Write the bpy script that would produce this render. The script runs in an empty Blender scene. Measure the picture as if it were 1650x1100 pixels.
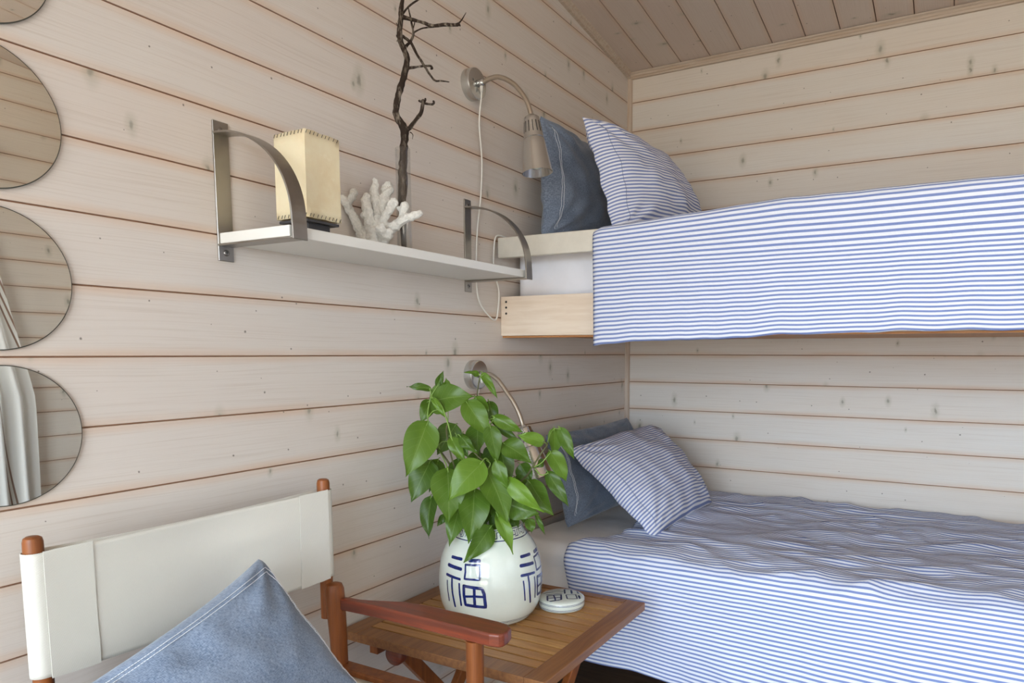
import bpy, math, random
from mathutils import Vector, Matrix, noise
PI = math.pi
scene = bpy.context.scene
C = scene.collection

# ------------------------------------------------------------------ camera
cam_d = bpy.data.cameras.new('camera')
cam_d.sensor_fit = 'HORIZONTAL'
cam_d.sensor_width = 36.0
cam_d.lens = 1132.92 / 1650 * 36.0
cam_d.shift_x = (825 - 917.452) / 1650
cam_d.shift_y = (686.136 - 550) / 1650
cam_d.clip_start = 0.02
cam = bpy.data.objects.new('camera', cam_d)
cam.location = (1.29598, -2.90896, 1.17837)
cam.rotation_euler = (1.466937, -0.001907, 0.499764)
C.objects.link(cam)
scene.camera = cam

# ------------------------------------------------------------------ world, daylight, exposure
scene.view_settings.view_transform = 'Standard'
scene.view_settings.look = 'None'
scene.view_settings.gamma = 1
scene.view_settings.use_curve_mapping = False
scene.view_settings.exposure = 0.0
world = bpy.data.worlds.new('overcast_sky')
scene.world = world
world.use_nodes = True
wt = world.node_tree; bg = wt.nodes['Background']
tc_ = wt.nodes.new('ShaderNodeTexCoord'); sp_ = wt.nodes.new('ShaderNodeSeparateXYZ'); rp_ = wt.nodes.new('ShaderNodeValToRGB')
wt.links.new(tc_.outputs['Generated'], sp_.inputs[0])
mr_ = wt.nodes.new('ShaderNodeMapRange'); mr_.inputs[1].default_value = -1; mr_.inputs[2].default_value = 1
wt.links.new(sp_.outputs[2], mr_.inputs[0]); wt.links.new(mr_.outputs[0], rp_.inputs[0])
els = rp_.color_ramp.elements                     # bright overcast sky over a darker garden
els[0].position = 0.0; els[0].color = (0.32, 0.30, 0.26, 1)
els[1].position = 1.0; els[1].color = (0.72, 0.87, 1.04, 1)
e = els.new(.485); e.color = (0.44, 0.39, 0.32, 1)
e = els.new(.51); e.color = (0.79, 0.915, 1.06, 1)
wt.links.new(rp_.outputs[0], bg.inputs[0])
bg.inputs[1].default_value = SKY = 16.0

W = 2.6          # room width (X)
YB = -4.8       # wall behind the camera
DOOR = (.38, 2.36, 0.0, 2.15)          # glazed door in that wall: x0, x1, z0, z1
WIN = (-2.10, -1.45, .95, 1.98)        # window in the right wall: y0, y1, z0, z1
ADDED_WIN = (-4.55, -2.95, .70, 2.10)       # unseen window added in the left wall, behind the camera, to brighten the right wall
def portal(name, loc, direction, sx, sy):
    """daylight portal: guides sky light through an opening, adds none of its own"""
    d = bpy.data.lights.new(name, 'AREA'); d.shape = 'RECTANGLE'; d.size = sx; d.size_y = sy
    d.cycles.is_portal = True
    o = bpy.data.objects.new(name, d); C.objects.link(o); o.location = loc
    o.rotation_euler = Vector(direction).to_track_quat('-Z', 'Y').to_euler()
portal('door_portal', ((DOOR[0]+DOOR[1])/2, YB - 0.02, (DOOR[2]+DOOR[3])/2), (0, 1, 0), DOOR[1]-DOOR[0], DOOR[3]-DOOR[2])
portal('added_window_portal', (-.02, (ADDED_WIN[0]+ADDED_WIN[1])/2, (ADDED_WIN[2]+ADDED_WIN[3])/2), (1, 0, 0), ADDED_WIN[1]-ADDED_WIN[0], ADDED_WIN[3]-ADDED_WIN[2])
portal('window_portal', (W + 0.02, (WIN[0]+WIN[1])/2, (WIN[2]+WIN[3])/2), (-1, 0, 0), WIN[1]-WIN[0], WIN[3]-WIN[2])

# ------------------------------------------------------------------ helpers
ORI = {}
def empty(name, loc, label, cat, group=None):
    o = bpy.data.objects.new(name, None); C.objects.link(o)
    o.empty_display_size = 0.05
    o.location = loc; ORI[o.name] = Vector(loc)
    o['label'] = label; o['category'] = cat
    if group: o['group'] = group
    return o
def tag(o, label, cat, group=None):
    o['label'] = label; o['category'] = cat
    if group: o['group'] = group
    return o
def mesh(name, V, F, mat, parent=None, smooth=True, uv=None, mi=None, autos=None, origin=None):
    """one mesh object; V in world coordinates"""
    if parent is not None: org = ORI[parent.name]
    elif origin is not None: org = Vector(origin)
    else: org = Vector((0, 0, 0))
    me = bpy.data.meshes.new(name)
    me.from_pydata([Vector(v) - org for v in V], [], F)
    for m in (mat if isinstance(mat, (list, tuple)) else [mat]): me.materials.append(m)
    if mi: me.polygons.foreach_set('material_index', mi)
    me.polygons.foreach_set('use_smooth', [bool(smooth)] * len(me.polygons))
    if uv:
        l = me.uv_layers.new(name='uv')
        for lp in me.loops: l.data[lp.index].uv = uv[lp.vertex_index]
    me.update()
    o = bpy.data.objects.new(name, me); C.objects.link(o)
    if parent is not None:
        o.parent = parent; ORI[o.name] = org      # children keep zero offset from their thing
    else:
        o.location = org; ORI[o.name] = org
    if smooth and autos is not None:
        import bmesh
        bm = bmesh.new(); bm.from_mesh(me)
        for e in bm.edges:
            if len(e.link_faces) == 2 and e.calc_face_angle(0) > math.radians(autos): e.smooth = False
        bm.to_mesh(me); bm.free()
    return o
def fixn(o):
    import bmesh
    bm = bmesh.new(); bm.from_mesh(o.data); bmesh.ops.recalc_face_normals(bm, faces=bm.faces[:]); bm.to_mesh(o.data); bm.free()
    return o
def bevel(o, w, seg=2):
    m = o.modifiers.new('bevel', 'BEVEL'); m.width = w; m.segments = seg; m.limit_method = 'ANGLE'; m.angle_limit = math.radians(40)
    return o
def box(V, F, x0, x1, y0, y1, z0, z1):
    b = len(V)
    V += [(x0,y0,z0),(x1,y0,z0),(x1,y1,z0),(x0,y1,z0),(x0,y0,z1),(x1,y0,z1),(x1,y1,z1),(x0,y1,z1)]
    F += [tuple(b+i for i in f) for f in ((0,3,2,1),(4,5,6,7),(0,1,5,4),(1,2,6,5),(2,3,7,6),(3,0,4,7))]
def obox(V, F, c, ax, ay, az, hx, hy, hz):
    """oriented box: centre, three unit axes, half sizes"""
    b = len(V); c = Vector(c)
    for k in range(8):
        sx = 1 if k in (1,2,5,6) else -1; sy = 1 if k in (2,3,6,7) else -1; sz = 1 if k > 3 else -1
        V.append(c + ax*sx*hx + ay*sy*hy + az*sz*hz)
    F += [tuple(b+i for i in f) for f in ((0,3,2,1),(4,5,6,7),(0,1,5,4),(1,2,6,5),(2,3,7,6),(3,0,4,7))]
def frame_of(d):
    d = Vector(d).normalized()
    a = d.orthogonal().normalized(); b = d.cross(a)
    return a, b, d
def catmull(pts, n):
    P = [Vector(p) for p in pts]
    if len(P) < 3 or n <= 1: return P
    out = []
    for i in range(len(P)-1):
        p0 = P[i-1] if i else P[0]*2 - P[1]
        p1, p2 = P[i], P[i+1]
        p3 = P[i+2] if i+2 < len(P) else P[-1]*2 - P[-2]
        for k in range(n):
            t = k/n
            out.append(0.5*((2*p1)+(p2-p0)*t+(2*p0-5*p1+4*p2-p3)*t*t+(3*p1-p0-3*p2+p3)*t**3))
    out.append(P[-1]); return out
def tube(V, F, pts, rad, seg=10, sub=1, cap=True, wob=0, wseed=0):
    """tube along points; rad = number or list; pts may be refined by catmull (then rad list too)"""
    if not isinstance(rad, (list, tuple)): rad = [rad]*len(pts)
    if sub > 1:
        q = catmull([(*p, 0)[:3] for p in pts], sub)
        R = []
        for i in range(len(pts)-1):
            for k in range(sub): R.append(rad[i]+(rad[i+1]-rad[i])*k/sub)
        R.append(rad[-1]); pts, rad = q, R
    pts = [Vector(p) for p in pts]; n = len(pts)
    a = None; b0 = len(V)
    for i in range(n):
        t = (pts[min(i+1,n-1)] - pts[max(i-1,0)]).normalized()
        if a is None: a = t.orthogonal().normalized()
        a = (a - t*a.dot(t)).normalized(); b = t.cross(a)
        for k in range(seg):
            an = 2*PI*k/seg; r = rad[i]
            dirv = a*math.cos(an)+b*math.sin(an)
            if wob: r *= 1 + wob*noise.noise((pts[i]+dirv*0.01)*90 + Vector((wseed,0,0)))
            V.append(pts[i] + dirv*r)
    for i in range(n-1):
        for k in range(seg):
            k2 = (k+1) % seg
            F.append((b0+i*seg+k, b0+i*seg+k2, b0+(i+1)*seg+k2, b0+(i+1)*seg+k))
    if cap:
        F.append(tuple(b0+k for k in reversed(range(seg))))
        F.append(tuple(b0+(n-1)*seg+k for k in range(seg)))
def lathe(V, F, prof, c, axis=(0,0,1), seg=48, xa=None, closed_ends=True):
    """prof: list of (radius, height along axis)"""
    d = Vector(axis).normalized(); a = Vector(xa).normalized() if xa else (Vector((1,0,0)) if abs(d.x) < .9 else Vector((0,1,0)))
    a = (a - d*a.dot(d)).normalized(); b = d.cross(a); c = Vector(c); b0 = len(V)
    for r, h in prof:
        for k in range(seg):
            an = 2*PI*k/seg; V.append(c + d*h + (a*math.cos(an)+b*math.sin(an))*r)
    for i in range(len(prof)-1):
        for k in range(seg):
            k2 = (k+1) % seg
            F.append((b0+i*seg+k, b0+i*seg+k2, b0+(i+1)*seg+k2, b0+(i+1)*seg+k))
    if closed_ends:
        F.append(tuple(b0+k for k in reversed(range(seg))))
        F.append(tuple(b0+(len(prof)-1)*seg+k for k in range(seg)))

# ------------------------------------------------------------------ node helpers
class NT:
    def __init__(s, name):
        s.m = bpy.data.materials.new(name); s.m.use_nodes = True
        s.t = s.m.node_tree; s.n = s.t.nodes; s.l = s.t.links
        s.bsdf = s.n['Principled BSDF']
    def node(s, typ, **kw):
        n = s.n.new(typ)
        for k, v in kw.items(): setattr(n, k, v)
        return n
    def set(s, sock, v):
        if isinstance(v, bpy.types.NodeSocket): s.l.new(v, sock)
        elif v is not None: sock.default_value = v
    def math(s, op, a, b=None, c=None, clamp=False):
        n = s.node('ShaderNodeMath', operation=op); n.use_clamp = clamp
        s.set(n.inputs[0], a); s.set(n.inputs[1], b); s.set(n.inputs[2], c); return n.outputs[0]
    def mix(s, f, a, b):
        n = s.node('ShaderNodeMix', data_type='RGBA')
        s.set(n.inputs[0], f)
        s.set(n.inputs[6], a if isinstance(a, bpy.types.NodeSocket) else (*a, 1) if len(a) == 3 else a)
        s.set(n.inputs[7], b if isinstance(b, bpy.types.NodeSocket) else (*b, 1) if len(b) == 3 else b)
        return n.outputs[2]
    def ss(s, v, lo, hi, olo=0.0, ohi=1.0):
        n = s.node('ShaderNodeMapRange', interpolation_type='SMOOTHSTEP')
        s.set(n.inputs[0], v); s.set(n.inputs[1], lo); s.set(n.inputs[2], hi); s.set(n.inputs[3], olo); s.set(n.inputs[4], ohi)
        return n.outputs[0]
    def comb(s, x, y, z):
        n = s.node('ShaderNodeCombineXYZ'); s.set(n.inputs[0], x); s.set(n.inputs[1], y); s.set(n.inputs[2], z); return n.outputs[0]
    def sep(s, v):
        n = s.node('ShaderNodeSeparateXYZ'); s.set(n.inputs[0], v); return n.outputs
    def noise(s, vec, scale=5, detail=2, rough=0.5, dist=0.0):
        n = s.node('ShaderNodeTexNoise'); s.set(n.inputs['Vector'], vec); n.inputs['Scale'].default_value = scale
        n.inputs['Detail'].default_value = detail; n.inputs['Roughness'].default_value = rough; n.inputs['Distortion'].default_value = dist
        return n.outputs[0]
    def coord(s, w='Object'):
        return s.node('ShaderNodeTexCoord').outputs[w]
    def bump(s, h, strength=0.3, dist=0.002):
        n = s.node('ShaderNodeBump'); n.inputs['Strength'].default_value = strength; n.inputs['Distance'].default_value = dist
        s.set(n.inputs['Height'], h); s.l.new(n.outputs[0], s.bsdf.inputs['Normal'])
    def out(s, col=None, rough=0.5, metal=0.0, spec=0.5, **kw):
        b = s.bsdf
        if col is not None: s.set(b.inputs['Base Color'], col if isinstance(col, bpy.types.NodeSocket) else (*col, 1))
        s.set(b.inputs['Roughness'], rough); b.inputs['Metallic'].default_value = metal
        b.inputs['Specular IOR Level'].default_value = spec
        for k, v in kw.items(): s.set(b.inputs[k.replace('_', ' ')], v)
        return s.m

def whitewashed(name, along, pitch, z0, tint=(0.66, 0.59, 0.53), tint2=(0.68, 0.64, 0.595), across='Z', seam=(0.36, 0.20, 0.12), knots=1.0, warm=0.46):
    """thinly white-stained pine boarding: tone per board, grain, knots, tannin-coloured seams"""
    t = NT(name); P = t.sep(t.coord()); A = P['XYZ'.index(along)]; Z = P['XYZ'.index(across)]
    zz = t.math('DIVIDE', t.math('SUBTRACT', Z, z0), pitch)
    row = t.math('FLOOR', zz); fr = t.math('FRACT', zz)
    wn = t.node('ShaderNodeTexWhiteNoise', noise_dimensions='1D'); t.set(wn.inputs['W'], row); rnd = wn.outputs['Value']
    offs = t.math('MULTIPLY', rnd, 37.0)
    big = t.noise(t.comb(t.math('ADD', t.math('MULTIPLY', A, 1.3), offs), t.math('MULTIPLY', Z, 6), offs), 1.0, 3, .55)
    fac = t.math('MULTIPLY_ADD', rnd, 0.45, t.math('MULTIPLY_ADD', big, 1.1, -0.28), clamp=True)
    col = t.mix(fac, tint, tint2)
    # grain lines running with the board, bent a little
    bend = t.noise(t.comb(t.math('ADD', t.math('MULTIPLY', A, 2.0), offs), t.math('MULTIPLY', Z, 9), 0), 1.0, 1)
    g = t.noise(t.comb(t.math('ADD', t.math('MULTIPLY', A, 3.0), offs), t.math('MULTIPLY_ADD', Z, 330, t.math('MULTIPLY', bend, 9)), 0), 1.0, 3, .6)
    col = t.mix(t.ss(g, .46, .74, 0, .24), col, (0.40, 0.31, 0.235))
    fine = t.noise(t.comb(t.math('MULTIPLY', A, 14), t.math('MULTIPLY', Z, 700), offs), 1.0, 2)
    col = t.mix(t.ss(fine, .5, .75, 0, .10), col, (0.80, 0.78, 0.75))
    # bare pine showing along the seams
    dist = t.math('MULTIPLY', t.math('MINIMUM', fr, t.math('SUBTRACT', 1.0, fr)), pitch)
    patch = t.noise(t.comb(t.math('ADD', t.math('MULTIPLY', A, 2.6), offs), 0, row), 1.0, 2)
    wear = t.math('MULTIPLY', t.ss(dist, 0.022, 0.001), t.ss(patch, .32, .68, .15, warm))
    col = t.mix(wear, col, (0.62, 0.37, 0.20))
    # knots
    for sc, rlo, rhi, thr, c1, el, seedz, strength in ((6.6, .016, .062, .36, (0.22, 0.215, 0.17), 1.9, 3.1, .62), (9.0, .012, .034, .45, (0.12, 0.10, 0.08), 1.0, 9.7, .85), (3.1, .016, .034, .45, (0.17, 0.16, 0.12), 2.2, 5.3, .6)):
        v = t.node('ShaderNodeTexVoronoi', feature='F1', voronoi_dimensions='2D'); v.inputs['Scale'].default_value = 1.0
        dv = t.noise(t.comb(t.math('MULTIPLY', A, 60), t.math('MULTIPLY', Z, 60), 0), 1.0, 1)
        t.set(v.inputs['Vector'], t.comb(t.math('ADD', t.math('MULTIPLY_ADD', A, sc, t.math('MULTIPLY', dv, .05)), t.math('MULTIPLY_ADD', row, 17.37, seedz)), t.math('MULTIPLY', Z, sc/el), 0))
        cr = t.sep(v.outputs['Color'])
        rad = t.math('MULTIPLY_ADD', cr[1], (rhi-rlo), rlo)
        d = t.math('DIVIDE', v.outputs['Distance'], rad)
        on = t.math('GREATER_THAN', cr[0], thr)
        core = t.math('MULTIPLY', t.ss(d, 1.0, .25), t.math('MULTIPLY', on, strength*knots))
        if sc < 7:
            halo = t.math('MULTIPLY', t.ss(d, 2.8, .6), t.math('MULTIPLY', on, .34*knots)); col = t.mix(halo, col, (0.36, 0.36, 0.27))
        col = t.mix(core, col, c1)
    seamm = t.ss(dist, 0.0018, 0.0007)
    col = t.mix(seamm, col, seam)
    t.bump(g, .12, .001)
    return t.out(col, .62, spec=.3)

def plain(name, col, rough=.5, metal=0.0, spec=.5, nscale=0, namt=0.0, bump=0, bdist=.001, **kw):
    t = NT(name); c = col
    if nscale:
        nz = t.noise(t.coord(), nscale, 4, .6)
        c = t.mix(t.ss(nz, .3, .7), tuple(x*(1-namt) for x in col), tuple(min(1, x*(1+namt)) for x in col))
        if bump: t.bump(nz, bump, bdist)
    return t.out(c, rough, metal, spec, **kw)

def wood(name, c0, c1, axis='X', scale=1.0, rough=.45, spec=.4, amt=1.0, bands=90):
    t = NT(name); P = t.sep(t.coord()); k = 'XYZ'.index(axis)
    o2 = [i for i in range(3) if i != k]
    A = t.math('MULTIPLY', P[k], 4*scale)
    bend = t.noise(t.comb(A, t.math('MULTIPLY', P[o2[0]], 10), t.math('MULTIPLY', P[o2[1]], 10)), 1.0, 2)
    g = t.noise(t.comb(A, t.math('MULTIPLY_ADD', P[o2[0]], bands*scale, t.math('MULTIPLY', bend, 3)), t.math('MULTIPLY', P[o2[1]], bands*scale)), 1.0, 4, .6)
    col = t.mix(t.ss(g, .3, .7, 0, amt), c0, c1)
    t.bump(g, .1, .001)
    return t.out(col, rough, spec=spec)

def striped(name, pitch=.0118, blue=(0.135, 0.20, 0.46), white=(0.74, 0.775, 0.86), duty=.44):
    t = NT(name); U = t.sep(t.coord('UV'))
    v = t.math('MULTIPLY', U[1], 1/pitch)
    wob = t.noise(t.comb(t.math('MULTIPLY', U[0], 3), t.math('MULTIPLY', U[1], 3), 0), 2.0, 2)
    f = t.math('FRACT', v); tri = t.math('ABSOLUTE', t.math('SUBTRACT', f, .5))       # 0 in the middle of a blue stripe
    m = t.ss(tri, duty/2+.05, duty/2-.05)
    weave = t.noise(t.comb(t.math('MULTIPLY', U[0], 1500), t.math('MULTIPLY', U[1], 1500), 0), 1.0, 1)
    col = t.mix(t.math('MULTIPLY', m, t.ss(weave, .25, .75, .82, 1.0)), white, blue)
    cr = t.noise(t.comb(t.math('MULTIPLY', U[0], 26), t.math('MULTIPLY', U[1], 34), 0), 1.0, 4, .65, .8)
    t.bump(cr, .45, .006)
    return t.out(col, .85, spec=.12)

def denim(name, c0, c1, sc=1.0):
    t = NT(name); U = t.sep(t.coord('UV'))
    n1 = t.noise(t.comb(t.math('MULTIPLY', U[0], 900*sc), t.math('MULTIPLY', U[1], 160*sc), 0), 1.0, 2)
    n2 = t.noise(t.comb(t.math('MULTIPLY', U[0], 160*sc), t.math('MULTIPLY', U[1], 900*sc), 3), 1.0, 2)
    n3 = t.noise(t.comb(t.math('MULTIPLY', U[0], 14), t.math('MULTIPLY', U[1], 14), 5), 1.0, 3)
    f = t.math('ADD', t.math('ADD', t.math('MULTIPLY', n1, .45), t.math('MULTIPLY', n2, .45)), t.math('MULTIPLY', n3, .25))
    col = t.mix(t.ss(f, .40, .76), c0, c1)
    cr = t.noise(t.comb(t.math('MULTIPLY', U[0], 20), t.math('MULTIPLY', U[1], 22), 0), 1.0, 4, .6, .6)
    t.bump(t.math('MULTIPLY_ADD', f, .12, cr), .5, .006)
    return t.out(col, .9, spec=.1, Sheen_Weight=.25)

M = {}
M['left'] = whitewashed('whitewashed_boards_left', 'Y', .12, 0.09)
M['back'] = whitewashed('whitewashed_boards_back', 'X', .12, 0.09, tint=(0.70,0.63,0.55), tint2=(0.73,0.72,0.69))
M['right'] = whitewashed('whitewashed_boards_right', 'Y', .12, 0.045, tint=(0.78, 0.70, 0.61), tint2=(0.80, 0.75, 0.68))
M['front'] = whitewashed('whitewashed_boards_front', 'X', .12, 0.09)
M['ceil'] = whitewashed('whitewashed_ceiling_boards', 'Y', .124, 0.115, across='X', tint=(0.60,0.49,0.42), tint2=(0.62,0.54,0.47), warm=.3, seam=(.12,.05,.03))
M['trim'] = wood('whitewashed_trim', (0.56,0.48,0.40), (0.47,0.37,0.28), 'X', rough=.6)
M['trimv'] = wood('whitewashed_trim_upright', (0.58,0.50,0.42), (0.50,0.38,0.29), 'Z', rough=.6)
M['floor'] = wood('dark_floorboards', (0.075,0.045,0.030), (0.12,0.075,0.05), 'X', rough=.5)
M['pine'] = wood('bare_pine', (0.80,0.69,0.57), (0.70,0.57,0.44), 'X', 1.0, .55, amt=.85, bands=60)
M['underside'] = wood('orange_pine_underside', (0.50,0.24,0.085), (0.42,0.18,0.06), 'X', 1.0, .5)
M['rail'] = plain('cream_painted_wood', (0.66,0.63,0.55), .45, nscale=30, namt=.03)
M['white_board'] = plain('white_foil_board', (0.78,0.78,0.74), .35)
M['steel'] = plain('brushed_steel', (0.36,0.34,0.31), .36, 1.0, nscale=8, namt=.12)
M['screw'] = plain('steel_screw', (0.30,0.29,0.28), .35, 1.0)
M['dark'] = plain('dark_recess', (0.015,0.015,0.015), .8)
M['silver'] = plain('silver_lacquer', (0.60,0.61,0.60), .27, 1.0)
M['goose'] = plain('nickel_gooseneck', (0.55,0.49,0.41), .3, .9)
M['cord'] = plain('white_plastic_cord', (0.78,0.77,0.72), .45)
M['mirror'] = plain('mirror_silvering', (0.94,0.94,0.89), .01, 1.0)
M['mirror_edge'] = plain('mirror_cut_edge', (0.10,0.10,0.08), .3, .3)
M['linen_back'] = denim('grey_blue_linen', (0.08,0.105,0.155), (0.23,0.28,0.365))
M['denim'] = denim('blue_chambray', (0.095,0.135,0.205), (0.28,0.345,0.45))
M['stitch'] = plain('white_thread', (0.72,0.76,0.82), .8)
M['stripe'] = striped('blue_white_stripe')
M['stripe_pillow'] = striped('blue_white_stripe_pillow', .0105, blue=(0.15,0.21,0.46), white=(0.76,0.78,0.84), duty=.48)
M['sheet'] = plain('white_cotton_sheet', (0.80,0.79,0.79), .85, spec=.15, nscale=9, namt=.015, bump=.35, bdist=.01)
M['mattress'] = plain('white_mattress_cover', (0.80,0.81,0.86), .8, spec=.2, nscale=14, namt=.02, bump=.3, bdist=.006)
M['teak'] = wood('oiled_teak_frame', (0.30,0.135,0.05), (0.19,0.08,0.035), 'Y', 1.0, .38, amt=.9)
M['chairwood'] = wood('red_brown_chair_wood', (0.29,0.092,0.024), (0.15,0.046,0.014), 'Z', .8, .38, spec=.35, amt=.8)
M['armwood'] = wood('mahogany_armrest', (0.235,0.05,0.022), (0.13,0.035,0.02), 'X', 1.0, .30, spec=.5)
M['seamthread'] = plain('blue_grey_thread', (0.12,0.16,0.30), .8)
M['canvas'] = None
LEAVES = [[0.1803,-1.5854,1.0056,0.1636,-1.6457,0.8825,0.0775,0.55],[0.1579,-1.5523,0.9051,0.1387,-1.6021,0.8116,0.0677,0.25],[0.1627,-1.5489,1.0587,0.2669,-1.513,1.0738,0.0763,0.4],[0.1619,-1.5495,1.0894,0.1151,-1.582,1.0957,0.0199,0.2],[0.1769,-1.539,1.097,0.1892,-1.5305,1.1337,0.0184,0.15],[0.1955,-1.5261,1.0923,0.2008,-1.5346,1.1157,0.0184,0.5],[0.1499,-1.5335,1.0589,0.142,-1.5633,1.0033,0.0371,0.3],[0.187,-1.5686,1.0667,0.2207,-1.5574,1.0158,0.0151,0.8],[0.2531,-1.5226,1.0572,0.311,-1.5068,0.9703,0.0546,0.5],[0.26,-1.4935,1.0664,0.2916,-1.4837,1.0069,0.04,0.45],[0.2572,-1.4832,1.0021,0.2754,-1.5071,0.9281,0.0555,0.25],[0.1983,-1.4999,0.9943,0.1669,-1.5339,0.9221,0.0593,0.15],[0.2274,-1.5527,0.9701,0.2672,-1.5494,0.9115,0.0302,0.6],[0.2386,-1.5449,0.9761,0.2686,-1.5362,0.919,0.0273,0.2],[0.2581,-1.5557,0.9768,0.2972,-1.5407,0.9354,0.0255,0.25],[0.3212,-1.5605,0.9173,0.2744,-1.6296,0.8354,0.0701,0.75],[0.2328,-1.5733,0.894,0.2573,-1.605,0.7734,0.0805,0.45],[0.3227,-1.5351,0.8958,0.379,-1.5326,0.7724,0.0744,0.5],[0.2849,-1.5371,0.8439,0.2964,-1.5778,0.7222,0.0705,0.42],[0.2318,-1.5253,0.8022,0.2384,-1.5816,0.7091,0.0505,0.35],[0.1591,-1.5515,0.8153,0.1713,-1.5795,0.72,0.0434,0.12],[0.1628,-1.5245,0.9064,0.1632,-1.5608,0.8316,0.0436,0.15],[0.3265,-1.5325,0.7553,0.2923,-1.5928,0.6782,0.0508,0.3],[0.3528,-1.5386,0.7903,0.395,-1.5336,0.6989,0.0327,0.8],[0.3728,-1.5247,0.8758,0.4493,-1.4837,0.7946,0.0401,0.95],[0.3515,-1.4908,0.8083,0.4245,-1.4644,0.7864,0.0578,0.35],[0.3783,-1.4356,0.8559,0.4369,-1.4192,0.7739,0.0558,0.35],[0.4181,-1.3958,0.9288,0.4564,-1.3813,0.8541,0.0437,0.6],[0.4122,-1.3998,0.8769,0.4652,-1.3874,0.7928,0.0343,0.2],[0.4145,-1.3739,0.9846,0.4182,-1.3835,0.9099,0.0377,0.5],[0.4324,-1.3737,0.9871,0.4664,-1.3622,0.9091,0.0313,0.35],[0.4215,-1.4421,0.9609,0.374,-1.4873,0.9811,0.0332,0.8],[0.3143,-1.4922,1.021,0.3727,-1.4517,0.982,0.0305,0.5],[0.3009,-1.465,1.0011,0.3568,-1.4384,0.9517,0.0217,0.1],[0.2568,-1.4592,1.1253,0.2982,-1.4547,1.064,0.0202,0.55],[0.2488,-1.4647,1.1238,0.2322,-1.5007,1.1306,0.0139,0.5],[0.3112,-1.5066,0.9977,0.3298,-1.5059,0.9073,0.0408,0.35],[0.3326,-1.4796,0.9564,0.3994,-1.4575,0.9107,0.0518,0.35],[0.323,-1.474,0.9304,0.3381,-1.4757,0.8431,0.0492,0.2],[0.3513,-1.5396,0.9197,0.3734,-1.5243,0.8502,0.0326,0.5],[0.3499,-1.431,0.8969,0.3782,-1.4235,0.8539,0.0437,0.15],[0.3765,-1.4003,0.7663,0.396,-1.3868,0.7105,0.0127,0.3],[0.3661,-1.4197,0.7578,0.3778,-1.4238,0.7232,0.0283,0.4],[0.2986,-1.4789,0.7703,0.331,-1.4806,0.716,0.0342,0.2],[0.3275,-1.4466,0.775,0.3562,-1.451,0.7298,0.0313,0.15],[0.1875,-1.5317,0.77,0.177,-1.5512,0.7443,0.0187,0.1],[0.3924,-1.3893,0.9071,0.3769,-1.4122,0.8885,0.0189,0.25],[0.2747,-1.4589,1.0541,0.2952,-1.4569,0.9891,0.0312,0.15],[0.2125,-1.4899,0.9087,0.2149,-1.5126,0.8329,0.0533,0.15],[0.2447,-1.4676,0.924,0.2552,-1.4968,0.8341,0.0533,0.12],[0.283,-1.441,0.8754,0.3203,-1.4637,0.7872,0.0566,0.12],[0.3219,-1.4139,0.8585,0.3584,-1.4129,0.7894,0.054,0.15],[0.2309,-1.4772,0.8284,0.2473,-1.5266,0.7522,0.0532,0.12],[0.2624,-1.4674,0.8137,0.2845,-1.513,0.738,0.0499,0.15],[0.2133,-1.4894,0.972,0.2158,-1.5121,0.904,0.0406,0.18],[0.2706,-1.4496,0.9395,0.2943,-1.4575,0.8709,0.0472,0.12],[0.3051,-1.4743,0.7955,0.3524,-1.4901,0.7492,0.0432,0.2],[0.3389,-1.4264,0.7979,0.3624,-1.4345,0.7461,0.0378,0.2]]
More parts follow.
